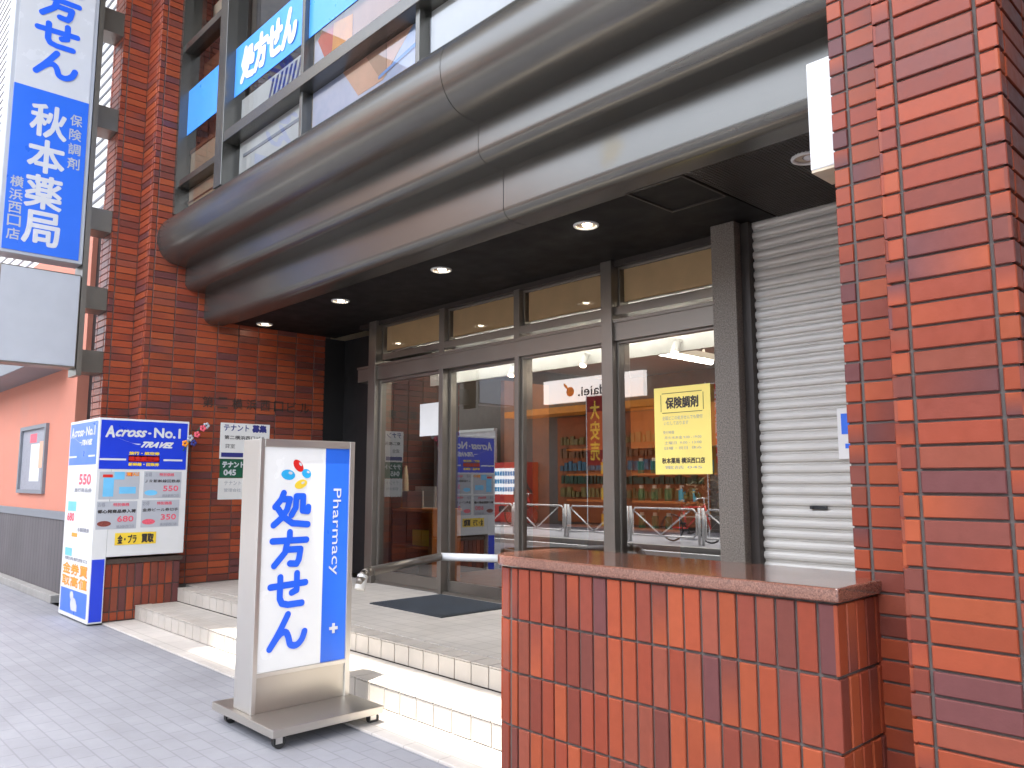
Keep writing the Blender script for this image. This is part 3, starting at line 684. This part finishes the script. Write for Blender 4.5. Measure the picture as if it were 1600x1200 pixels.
prt('arrow_print', M['orange'], lambda m: [Tx(m, '金券買', .06, .94, .735, .79, .002, .005, 0, '-Y', UF), Tx(m, '取高値', .06, .94, .80, .85, .002, .005, 0, '-Y', UF), R_(m, .3, .5, .58, .60, .001, '-Y', UF)], fb)
prt('foot_panel', M['blue'], lambda m: R_(m, .04, .96, .865, .985, .001, '-Y', UF), fb)
prt('foot_figure', M['white'], lambda m: [disc(m, '-Y', UF(.45, .893), .06, .04, .003), disc(m, '-Y', UF(.52, .935), .10, .065, .003), R_(m, .45, .65, .93, .965, .0035, '-Y', UF)], fb)
# paper flower tied to the box corner
T = thing('artificial_flower', 'small faded artificial flower sprig sticking out from the corner of the travel sign box', 'artificial flower', (-8.6, 3.36, 1.8))
obj('stem', MB().path([(-8.60, 3.30, 1.72), (-8.58, 3.37, 1.84), (-8.57, 3.46, 1.98)], .005), M['green'], T)
for c, mm in (((-8.57, 3.36, 1.86), 'offwhite'), ((-8.56, 3.43, 1.90), 'pink'), ((-8.57, 3.40, 1.81), 'navy'), ((-8.56, 3.49, 1.97), 'pink'), ((-8.57, 3.53, 2.0), 'offwhite'), ((-8.57, 3.31, 1.80), 'orange')):
    m = MB()
    for k in range(5):
        a = 2*math.pi*k/5; m.ell((c[0], c[1]+.022*math.cos(a), c[2]+.022*math.sin(a)), .008, .016, .016, 8, 5)
    obj('petals', m, M[mm], T, smooth=True)

# ================================================================ HANGING SIGNS
T = thing('projecting_sign', 'tall white and blue projecting pharmacy sign hung from the left brick pier', 'sign', (-9.2, 2.5, 3.7))
obj('case', MB().box(-9.36, -9.112, 1.555, 2.345, 3.68, 8.2), M['offwhite'], T, .01)
wp = obj('white_panel', MB().box(-9.112, -9.104, 1.60, 2.30, 5.46, 8.15), M['white'], T)
bl = obj('blue_panel', MB().box(-9.112, -9.103, 1.60, 2.30, 3.715, 5.46), M['blue'], T)
m = MB(); shohosen(m, '+X', (-9.104, 1.955, 6.265), .40, 1.26, .030, gap=.16); obj('lettering', m, M['letterblue'], wp)
m = MB(); vtext(m, '秋本薬局', '+X', (-9.103, 1.935, 4.56), .33, 1.50, gap=.12, bold=.010); obj('lettering', m, M['white'], bl)
m = MB(); vtext(m, '保険調剤', '+X', (-9.103, 2.19, 4.99), .115, .60, gap=.3, bold=.002); obj('small_lettering', m, M['offwhite'], bl); m = MB(); vtext(m, '横浜西口店', '+X', (-9.103, 1.69, 4.15), .115, .66, gap=.2, bold=.002); obj('small_lettering', m, M['offwhite'], bl)
obj('mounting_post', MB().box(-9.40, -9.11, 2.35, 2.40, 2.5, 8.2), M['frame'], T)
for z0, z1 in ((6.45, 6.72), (5.30, 5.56), (4.13, 4.38), (3.25, 3.50), (2.56, 2.80)):
    obj('bracket', MB().box(-9.56, -9.262, 2.40, 2.652, z0, z1), M['frame'], T, .004)
T = thing('blank_sign_box', 'blank pale grey sign box hung below the blue pharmacy sign', 'sign', (-9.2, 2.5, 2.6))
obj('case', MB().box(-9.36, -9.112, 1.60, 2.345, 2.575, 3.565), M['frame'], T, .008)
obj('panel', MB().box(-9.112, -9.104, 1.615, 2.33, 2.59, 3.55), M['offwhite'], T)
T = thing('small_lightbox', 'plain white projecting box sign fixed high on the right brick pier', 'sign', (-1.4, 3.1, 2.7))
obj('case', MB().box(-1.44, -1.292, 3.05, 3.24, 2.665, 3.13), M['whitepaint'], T, .006)
obj('base_panel', MB().box(-1.436, -1.292, 3.054, 3.236, 2.655, 2.666), M['beige'], T)

# ================================================================ NOTICES
def paper(nm, label, face, c, w_, h_, m_, fn=None, cat='notice'):
    m = MB(); rect(m, face, c, w_, h_, .001, .002); o = obj(nm, m, m_); tag(o, label, cat)
    if fn:
        for i, (mm, f) in enumerate(fn):
            q = MB(); f(q); obj('lettering', q, M[mm], o)
    return o
WX = -8.858
paper('wall_notice', 'white tenant wanted notice with blue heading on the brick wall', '+X', (WX, 4.11, 1.86), .60, .41, M['paper'],
      [('navy', lambda q: [text(q, 'テナント', '+X', (WX, 4.0, 2.01), .30, .07, .004, .002), text(q, '募集', '+X', (WX, 4.28, 2.01), .17, .08, .004, .006), rect(q, '+X', (WX, 3.96, 1.70), .26, .05, .004)]),
       ('ink', lambda q: [text(q, '第二横浜西口ビル', '+X', (WX, 4.11, 1.90), .50, .045, .004, .001), text(q, '貸室', '+X', (WX, 3.93, 1.80), .12, .05, .004)])])
paper('green_wall_notice', 'dark green notice with white writing below the tenant notice', '+X', (WX, 4.05, 1.545), .46, .21, M['green'],
      [('white', lambda q: [text(q, 'テナント募集', '+X', (WX, 4.05, 1.59), .40, .07, .004, .004), text(q, '045', '+X', (WX, 3.94, 1.50), .14, .06, .004, .004)])])
paper('small_wall_notice', 'small white sheet under the green notice on the brick wall', '+X', (WX, 4.04, 1.315), .46, .24, M['paper'],
      [('greyprint', lambda q: [text(q, 'テナント', '+X', (WX, 3.98, 1.38), .2, .05, .004), text(q, '管理会社', '+X', (WX, 3.98, 1.30), .2, .04, .004)])])
yc = (-3.477, FY-.004, 1.785)
paper('yellow_poster', 'yellow prescription poster taped on the shop window beside the shutter', '-Y', yc, .505, .665, M['ypaper'],
      [('ink', lambda q: [text(q, '保険調剤', '-Y', (-3.475, yc[1], 1.995), .29, .085, .004, .003)]+[rect(q, '-Y', (-3.475+a, yc[1], 1.995+b), c_, d_, .004) for a, b, c_, d_ in ((0, .075, .36, .004), (0, -.075, .36, .004), (.19, 0, .004, .13), (-.19, 0, .004, .13))]+[text(q, '秋本薬局 横浜西口店', '-Y', (-3.475, yc[1], 1.555), .38, .042, .004, .0015)]),
       ('greyprint', lambda q: [text(q, '全国どこの処方せんでも受付', '-Y', (-3.475, yc[1], 1.88), .36, .03, .004), text(q, 'いたしております', '-Y', (-3.53, yc[1], 1.84), .22, .028, .004), text(q, '受付時間', '-Y', (-3.6, yc[1], 1.77), .10, .025, .004)] +
        [text(q, a, '-Y', (-3.475, yc[1], z_), .33, .024, .004) for a, z_ in (('月火水木金 9:00 - 19:00', 1.73), ('土曜日  9:00 - 13:00', 1.69), ('日曜・祝日  休み', 1.65), ('電話 045', 1.505))])])
paper('door_poster', 'blank white sheet stuck on the left glass door', '-Y', (-6.60, FY+.013, 2.04), .36, .34, M['paper'])
paper('shutter_notice', 'narrow white notice with blue print at the right side of the shutter', '-Y', (-2.13, 4.975, 1.70), .24, .32, M['paper'], [('blue', lambda q: [rect(q, '-Y', (-2.13, 4.975, 1.76), .19, .13, .004), rect(q, '-Y', (-2.13, 4.975, 1.62), .15, .03, .004)])])

# ================================================================ DOORWAY THINGS
m = MB().box(-6.30, -5.25, 4.17, 4.98, .292, .302); y = 4.19
while y < 4.97: m.box(-6.28, -5.27, y, y+.010, .302, .307); y += .022
o = obj('doormat', m, M['mat'], None, .002); tag(o, 'dark ribbed doormat on the pale platform before the glass doors', 'doormat')
T = thing('guard_rail', 'low bronze guard rail with a white end sleeve beside the glass doors', 'rail', (-5.8, 4.5, .29))
gy = FY-.075
obj('rail', MB().path([(-5.21, 3.36, .63), (-5.215, 3.38, .68), (-5.24, 3.42, .705), (-5.28, 3.50, .715), (-5.97, 4.72, .70)], .036, 14), M['frame'], T, smooth=True)
obj('white_rail', MB().tube((-5.97, 4.73, .70), (-5.36, gy, .705), .036, n=16), M['whitepaint'], T, smooth=True)
obj('end_sleeve', MB().tube((-5.205, 3.355, .60), (-5.225, 3.395, .695), .040), M['whitepaint'], T, smooth=True)

# ================================================================ SHOP INTERIOR
T = thing('wooden_cabinet', 'open-fronted pine cabinet standing behind the left glass door', 'cabinet', (-7.3, 5.6, .29))
obj('frame', MB().box(-7.72, -7.66, 5.36, 5.76, .29, 1.07).box(-6.98, -6.92, 5.36, 5.76, .29, 1.07).box(-7.66, -6.98, 5.74, 5.76, .29, 1.04), M['wood'], T, .003)
obj('top', MB().box(-7.73, -6.91, 5.35, 5.77, 1.07, 1.10), M['wood'], T, .003)
obj('shelf', MB().box(-7.66, -6.98, 5.38, 5.74, .66, .685), M['wood'], T)
tag(obj('yellow_folder', MB().box(-7.40, -7.04, 5.45, 5.52, .687, .86), M['yellow'], None, .003), 'yellow folder lying in the pine cabinet', 'folder')
tag(obj('leaflet_tray', MB().box(-7.56, -7.18, 5.42, 5.44, 1.101, 1.29).box(-7.56, -7.18, 5.44, 5.60, 1.101, 1.11).box(-7.56, -7.18, 5.60, 5.62, 1.101, 1.34), M['offwhite'], None, .002), 'white leaflet tray on the pine cabinet', 'tray')
tag(obj('vase', MB().tube((-7.62, 5.5, 1.101), (-7.62, 5.5, 1.45), .05, .035, n=16).tube((-7.62, 5.5, 1.45), (-7.62, 5.5, 1.58), .035, .02, n=16), M['beige'], None), 'slim beige vase on the pine cabinet', 'vase')
T = thing('reflection_banner', 'navy panel behind the pine cabinet imitating the mirrored travel sign', 'banner', (-7.3, 6.0, .29))  # stands in for the travel sign's reflection in the door glass
obj('sheet', MB().box(-7.85, -7.25, 6.0, 6.01, .9, 1.98), M['navy'], T); obj('stand', MB().tube((-7.55, 6.03, .29), (-7.55, 6.03, 1.9), .012).box(-7.8, -7.3, 5.95, 6.1, .29, .31), M['frame'], T)
m = MB(); text(m, '処方せん', '-Y', (-7.55, 6.0, 1.82), .36, .09, .002, .002); text(m, '受付', '-Y', (-7.55, 6.0, 1.65), .2, .07, .002); obj('lettering', m, M['offwhite'], [o for o in COL.objects if o.name.startswith('sheet')][-1])
# shelving with bottles
T = thing('shelving', 'orange lit shelving unit of medicine bottles deep inside the pharmacy', 'shelves', (-6.0, 8.6, .29))
obj('frame', MB().box(-8.2, -8.16, 8.3, 8.75, .29, 2.4).box(-4.0, -3.96, 8.3, 8.75, .29, 2.4).box(-8.2, -3.96, 8.75, 8.78, .29, 2.4), M['wood'], T)
zs = (.8, 1.15, 1.5, 1.85)
for z in zs: obj('shelf', MB().box(-8.16, -4.0, 8.3, 8.75, z-.025, z), M['wood'], T)
protos = []; names = ('yellow', 'green', 'cyan', 'white', 'red'); NN = ['first', 'second', 'third', 'fourth', 'fifth', 'sixth', 'seventh', 'eighth', 'ninth', 'tenth', 'eleventh', 'twelfth', 'thirteenth', 'fourteenth', 'fifteenth', 'sixteenth', 'seventeenth', 'eighteenth', 'nineteenth']
for nm in ('yellow', 'green', 'cyan', 'whitepaint', 'red'):
    r_ = thing('medicine_bottle', 'x', 'bottle', (-8.05, 8.45, .8), 'medicine bottles on the back shelves')
    obj('body', MB().tube((-8.05, 8.45, .801), (-8.05, 8.45, .96), .045, n=10), M[nm], r_); obj('cap', MB().tube((-8.05, 8.45, .96), (-8.05, 8.45, 1.0), .028, n=10), M['whitepaint'], r_)
    protos.append(r_)
k = 0
for zi, z in enumerate(zs[:3]):
    x = -7.1; i = 0
    while x < -4.1:
        c_ = (k//3) % 5; p = protos[c_]
        if k < 15 and k % 3 == 0: p.location = (x, 8.45, z); q = p
        else: q = dup(p, (x, 8.45, z))
        q['label'] = '%s medicine bottle, %s from the left on the %s back shelf' % (names[c_], NN[i], ('lowest', 'middle', 'top')[zi])
        x += .21; k += 1; i += 1
for (x, y), lb in (((-4.36, 6.35), 'long fluorescent ceiling fitting hung above the yellow poster'),):
    T = thing('ceiling_fitting', lb, 'lamp', (x, y, 2.9), 'fluorescent fittings in the shop')
    obj('housing', MB().box(x-.05, x+.05, y-.55, y+.55, 2.60, 2.66).box(x-.01, x+.01, y-.4, y-.38, 2.66, 2.92).box(x-.01, x+.01, y+.38, y+.4, 2.66, 2.92), M['whitepaint'], T); obj('tube', MB().tube((x, y-.52, 2.58), (x, y+.52, 2.58), .022), M['tube'], T)
T = thing('bulkhead_fill', 'added tube hidden behind the header to brighten the white bulkhead of the shop', 'lamp', (-5.3, 5.4, 2.85))  # hidden tube added only to light up the bulkhead
obj('tube', MB().tube((-7.3, 5.42, 2.84), (-3.2, 5.42, 2.84), .018), M['tube'], T); obj('channel', MB().box(-7.35, -3.15, 5.36, 5.40, 2.80, 2.90), M['whitepaint'], T)
for i, x in enumerate((-6.0, -5.0, -4.62, -3.95, -3.3)):
    T = thing('spotlight', 'small white track spotlight on the bulkhead, %s from the left' % ('first', 'second', 'third', 'fourth', 'fifth')[i], 'spotlight', (x, 5.7, 2.6), 'spotlights inside the shop window')
    obj('body', MB().tube((x, 5.70, 2.60), (x, 5.66, 2.50), .03, .04, n=14), M['whitepaint'], T); obj('lens', MB().tube((x, 5.659, 2.499), (x, 5.655, 2.49), .03, n=14), M['spot'], T)
    obj('bracket', MB().box(x-.02, x+.02, 5.66, 5.75, 2.60, 2.62), M['whitepaint'], T)
T = thing('potted_plant', 'dry brownish plant in a tall dark pot inside the right shop window', 'plant', (-3.55, 5.6, .29))
obj('pot', MB().box(-3.78, -3.38, 5.42, 5.78, .29, 1.12), M['black'], T, .01)
m = MB()
for i in range(420):
    a = random.uniform(0, 6.28); r_ = abs(random.gauss(0, .17)); z = 1.14+random.random()**1.3*.32*(1-r_)
    c = Vector((-3.58+r_*math.cos(a), 5.6+r_*math.sin(a)*.7, z)); u = Vector((random.gauss(0, 1), random.gauss(0, 1), random.gauss(0, 1))).normalized()*.035; v = u.orthogonal().normalized()*.013
    m.add([c-u, c+v, c+u, c-v], [(0, 1, 2, 3)])
obj('foliage', m, M['leaf'], T)
m = MB()
for i in range(9): a = i*.7; m.tube((-3.58, 5.6, 1.1), (-3.58+.16*math.cos(a), 5.6+.12*math.sin(a), 1.36), .006, n=6)
obj('stems', m, M['wooddark'], T)
for nm, en, loc, sz in (('shop', 26, (-5.6, 7.0, 2.8), 3.0),):
    l = bpy.data.lights.new('shop_light', 'AREA'); l.shape = 'RECTANGLE'; l.size = 3.6; l.size_y = 2.4; l.energy = 14; l.color = (1, .86, .66)
    o = bpy.data.objects.new('shop_light', l); COL.objects.link(o); o.location = loc

# ================================================================ NEIGHBOUR
T = thing('neighbour_building', 'salmon rendered building with dark plank dado left of the brick pier', 'building', (-13, 3.5, 0))
obj('wall', MB().box(-24, -10.50, 2.73, 9, 1.04, 2.80), M['salmon'], T)
obj('gap_shade', MB().box(-10.50, -9.62, 2.86, 2.92, 0, 4.6), M['black'], T)  # black sheet paints in the darkness of the gap between the buildings
obj('dado', MB().box(-24, -10.50, 2.715, 9, .0, .94), M['neighdark'], T)
obj('dado_cap', MB().box(-24, -10.50, 2.70, 9, .94, 1.04), M['neighgrey'], T, .006)
obj('plinth', MB().box(-24, -10.50, 2.60, 2.715, 0, .09), M['kerb'], T, .006)
obj('fascia', MB().box(-24, -10.9, 2.30, 2.80, 2.80, 2.98), M['neighgrey'], T, .01)
obj('upper_salmon_wall', MB().box(-24, -10.50, 2.80, 9, 2.80, 4.6), M['salmon'], T)
m = MB().box(-24, -9.66, 2.95, 9, 4.6, 14)
obj('upper_wall', m, M['whitefacade'], T)
m = MB(); z = 4.7
while z < 12: m.box(-24, -9.67, 2.935, 2.95, z, z+.03); z += .16
obj('upper_louvres', m, M['neighgrey'], T)
fr = obj('window', MB().box(-13.0, -11.62, 2.69, 2.75, 1.24, 1.29).box(-13.0, -11.62, 2.69, 2.75, 2.10, 2.15).box(-13.0, -12.93, 2.69, 2.75, 1.29, 2.10).box(-11.69, -11.62, 2.69, 2.75, 1.29, 2.10), M['neighgrey'], T)
obj('poster', MB().box(-12.93, -11.69, 2.722, 2.729, 1.29, 2.10), M['greyprint'], fr)
m = MB(); rect(m, '-Y', (-12.2, 2.722, 1.65), .5, .5); obj('poster_print', m, M['whitepaint'], fr)
m = MB(); rect(m, '-Y', (-12.35, 2.722, 1.98), .35, .12); obj('poster_print', m, M['pink'], fr); m = MB(); rect(m, '-Y', (-11.9, 2.722, 1.75), .2, .35, .003); obj('poster_print', m, M['peach'], fr)
m = MB(); rect(m, '-Y', (-12.75, 2.722, 1.6), .2, .5); obj('poster_print', m, M['greyprint'], fr)

T = thing('right_shade_block', 'added dark block out of view, shading the side of the right brick pier', 'building', (3, 5, 0))  # added out of view so the pier's return face stays dark
obj('wall', MB().box(-.2, 7, 2.4, 9, 0, 12), M['framedark'], T)
# ================================================================ OPPOSITE SIDE (seen mirrored in the glass)
def tower(nm, label, x0, x1, y0, h, m_, nx, nz, z0=3.6, glass='winglass', wz=1.3, depth=12, shop=None):
    T = thing(nm, label, 'building', ((x0+x1)/2, y0-depth/2, 0))
    obj('wall', MB().box(x0, x1, y0-depth, y0, 0, h), m_, T)
    m = MB(); m2 = MB(); wx = (x1-x0)/nx
    for i in range(nx):
        for j in range(nz):
            a = x0+wx*(i+.18); b = x0+wx*(i+.82); z = z0+j*3.2
            if z+wz > h-.3: continue
            m.box(a, b, y0, y0+.03, z, z+wz); m2.box(a-.06, b+.06, y0, y0+.12, z-.10, z)
    if m.v: obj('windows', m, M[glass], T); obj('sills', m2, M['whitepaint'], T)
    return T
tower('office_block', 'white two storey office block across the street behind the viewer', -11.9, 22, -9.3, 6.6, M['whitefacade'], 14, 1)
T = thing('shade_deck', 'added concrete deck high above the street, out of view, shading the pavement', 'shade deck', (-5, -5, 0))  # added out of view to cast shade over the pavement
obj('deck', MB().box(-60, 40, -7.4, -2.42, 20, 20.8), M['concrete'], T)
obj('shade_cross_deck', MB().box(-60, -4.75, -2.42, -1.60, 20.1, 20.7).box(-.80, 40, -2.42, -1.60, 20.1, 20.7), M['concrete'], T)  # infill shaped to leave a slot of sun on the slab
for x in (-52, 34): obj('pier', MB().box(x, x+1.6, -10.5, -9.4, -.2, 20), M['concrete'], T); obj('cantilever', MB().box(x, x+1.6, -9.4, -1.0, 19.2, 20), M['concrete'], T)
tower('corner_building', 'low brown shop building across the street with a drinks machine', -30, -12, -9.3, 6.4, M['brownfacade'], 5, 1, z0=5.2, wz=1)
tower('terracotta_building', 'terracotta coloured building with balconies behind the low shops', -34, -28.5, -13, 15, M['orangefacade'], 3, 6, z0=3)
tower('beige_building', 'beige office building with rows of windows across the street', -60, -34, -9.3, 24, M['concrete'], 12, 7)
T = thing('store_front', 'supermarket front with white fascia and orange lit shelves across the street', 'shop', (-16, -9.2, 0))
obj('fascia', MB().box(-18.8, -14.6, -9.28, -9.1, 3.98, 4.75), M['litwhite'], T)
obj('canopy', MB().box(-20, -12.3, -9.28, -8.3, 3.55, 3.75), M['orange'], T)
obj('opening', MB().box(-18.3, -12.5, -9.29, -9.24, .1, 3.5), M['orangewall'], T)
m = MB(); text(m, 'daiei.', '+Y', (-16.65, -9.1, 4.30), 1.15, .30, .004, .008); obj('lettering', m, M['ink'], T)
m = MB(); disc(m, '+Y', (-17.58, -9.1, 4.32), .17, .16, .004); disc(m, '+Y', (-17.78, -9.1, 4.52), .13, .05, .004, ang=.8); obj('emblem', m, M['orange'], T)
for j, mm in enumerate(('yellow', 'green', 'cyan', 'orange', 'yellow')):
    m = MB(); x = -18.1
    while x < -12.8: w_ = random.uniform(.07, .2); m.box(x, x+w_, -9.235, random.uniform(-9.2, -9.12), .9+j*.42, .9+j*.42+random.uniform(.16, .33)); x += w_+random.uniform(.01, .08)
    obj('goods_row', m, M['dull_'+mm], T)
T = thing('vending_machine', 'red drinks vending machine against the white wall across the street', 'vending machine', (-20.2, -8.9, 0))
obj('cabinet', MB().box(-21.1, -19.25, -9.28, -8.6, 0.01, 2.05), M['red'], T, .02)
obj('display', MB().box(-20.85, -19.5, -8.6, -8.58, .95, 1.85), M['litwhite'], T)
m = MB()
for j in range(3):
    for i in range(9): m.tube((-20.72+.13*i, -8.56, 1.05+.27*j), (-20.72+.13*i, -8.56, 1.2+.27*j), .035, n=8)
obj('cans', m, M['cyan'], T); obj('slot', MB().box(-20.6, -19.8, -8.6, -8.585, .35, .55), M['black'], T)
T = thing('white_hoarding', 'plain white hoarding beside the drinks machine across the street', 'hoarding', (-21.7, -9, 0))
obj('panel', MB().box(-23.2, -21.2, -9.05, -8.95, .05, 3.3), M['whitefacade'], T); obj('rail', MB().box(-23.2, -21.2, -8.95, -8.9, .0, .05).box(-23.2, -21.2, -8.95, -8.9, 3.2, 3.3), M['steel'], T)
# white guard rails along the far kerb
def rail(x, loc=None):
    T = thing('guard_fence', 'white tubular guard fence panel along the far kerb', 'fence', (x, -5.0, 0), 'white guard fence panels on the far kerb')
    for a in (x-.95, x+.95): obj('post', MB().tube((a, -5.0, 0), (a, -5.0, .82), .032), M['whitepaint'], T, smooth=True)
    m = MB(); P_ = [(x-.88, -5, .16), (x-.88, -5, .70), (x-.80, -5, .78), (x+.80, -5, .78), (x+.88, -5, .70), (x+.88, -5, .24), (x+.80, -5, .16), (x-.88, -5, .16)]
    m.path(P_, .022, 8); m.path([(x-.88, -5, .74), (x-.1, -5, .18), (x+.7, -5, .74)], .018, 8); obj('rails', m, M['whitepaint'], T, smooth=True); return T
r0 = rail(-9.0)
for i in range(1, 6): dup(r0, (-9.0-2.0*i, -5.0, 0), 'white tubular guard fence panel on the far kerb, %s from the right' % NN[6-i-1])
r0['label'] = 'white tubular guard fence panel on the far kerb, leftmost as mirrored'
def banner(x, y, lb, c1, c2, s):
    T = thing('advertising_banner', lb, 'banner', (x, y, 0))
    obj('pole', MB().tube((x-.32, y, 0), (x-.32, y, 3.9), .015).tube((x-.32, y, 3.85), (x+.3, y, 3.85), .01), M['whitepaint'], T)
    q = obj('cloth', MB().box(x-.3, x+.3, y-.003, y+.003, 1.85, 3.83), M[c1], T); m = MB(); vtext(m, s, '+Y', (x, y+.004, 2.84), .34, 1.7, bold=.01); obj('lettering', m, M[c2], q)
banner(-14.9, -7.2, 'red banner with yellow lettering on a pole across the street', 'dullred', 'yellow', '大安売')
banner(-10.9, -7.2, 'crimson banner with white lettering on a pole across the street', 'red', 'white', '特売日')
# bicycles and rider (reflected)
def bike(x, y, lb, col='red'):
    T = thing('bicycle', lb, 'bicycle', (x, y, 0))
    for dx in (-.52, .52):
        wl = obj('wheel', MB().torus((x+dx, y, .33), (0, 1, 0), .30, .02, 24, 6), M['rubber'], T, smooth=True)
        m = MB()
        for k in range(8): a = math.pi*k/4; m.tube((x+dx, y, .33), (x+dx+.3*math.cos(a), y, .33+.3*math.sin(a)), .003, n=4)
        obj('spokes', m, M['steel'], wl)
    obj('frame', MB().path([(x-.52, y, .33), (x-.12, y, .33), (x+.36, y, .82), (x-.22, y, .80), (x-.12, y, .33)], .018).path([(x-.22, y, .80), (x-.52, y, .33)], .012).path([(x+.36, y, .90), (x+.52, y, .33)], .016).tube((x-.22, y, .8), (x-.25, y, .92), .014), M[col], T, smooth=True)
    obj('saddle', MB().ell((x-.26, y, .94), .13, .07, .035), M['black'], T, smooth=True)
    obj('handlebar', MB().path([(x+.30, y-.27, 1.0), (x+.36, y-.1, 1.02), (x+.36, y+.1, 1.02), (x+.30, y+.27, 1.0)], .012).tube((x+.36, y, .88), (x+.36, y, 1.02), .014), M['steel'], T, smooth=True)
    obj('pedals', MB().tube((x-.12, y-.12, .22), (x-.12, y+.12, .44), .012).box(x-.18, x-.06, y-.2, y-.1, .20, .23).box(x-.18, x-.06, y+.1, y+.2, .43, .46), M['black'], T)
    return T
bike(-18.4, -7.6, 'red bicycle ridden past the drinks machine across the street')
bike(-10.6, -5.5, 'red bicycle parked by the white guard fence across the street')
T = thing('person', 'person in dark coat riding the red bicycle past the drinks machine', 'person', (-18.4, -7.6, 0))
def skin(name, pts, edges, m_, par):
    me = bpy.data.meshes.new(name); me.from_pydata([p[:3] for p in pts], edges, []); me.materials.append(m_)
    o = bpy.data.objects.new(name, me); COL.objects.link(o); o.parent = par; o.matrix_parent_inverse = pinv(par)
    sk = o.modifiers.new('skin', 'SKIN'); sk.use_smooth_shade = True
    for i, p in enumerate(pts): me.skin_vertices[0].data[i].radius = (p[3], p[3]*(p[4] if len(p) > 4 else 1))
    me.skin_vertices[0].data[0].use_root = True
    ss = o.modifiers.new('sub', 'SUBSURF'); ss.levels = 1; ss.render_levels = 2; return o
px_, py_ = -18.4, -7.6
skin('body', [(px_-.24, py_, .99, .14), (px_-.16, py_, 1.22, .13), (px_-.06, py_, 1.46, .15), (px_+.0, py_, 1.57, .06), (px_+.03, py_, 1.66, .09), (px_+.04, py_, 1.76, .085),
      (px_-.02, py_-.19, 1.44, .065), (px_+.08, py_-.25, 1.20, .05), (px_+.30, py_-.24, 1.04, .035), (px_-.02, py_+.19, 1.44, .065), (px_+.08, py_+.25, 1.20, .05), (px_+.30, py_+.24, 1.04, .035),
      (px_-.20, py_-.10, .92, .095), (px_+.14, py_-.12, .72, .07), (px_-.10, py_-.14, .30, .045), (px_+.06, py_-.14, .25, .04),
      (px_-.20, py_+.10, .92, .095), (px_+.18, py_+.12, .88, .07), (px_-.08, py_+.14, .52, .045), (px_+.08, py_+.14, .48, .04)],
     [(0, 1), (1, 2), (2, 3), (3, 4), (4, 5), (2, 6), (6, 7), (7, 8), (2, 9), (9, 10), (10, 11), (0, 12), (12, 13), (13, 14), (14, 15), (0, 16), (16, 17), (17, 18), (18, 19)], M['cloth'], T)
obj('face', MB().ell((px_+.06, py_, 1.72), .085, .078, .11), M['skin'], T, smooth=True)
obj('hair', MB().ell((px_+.02, py_, 1.76), .10, .09, .10), M['hair'], T, smooth=True)
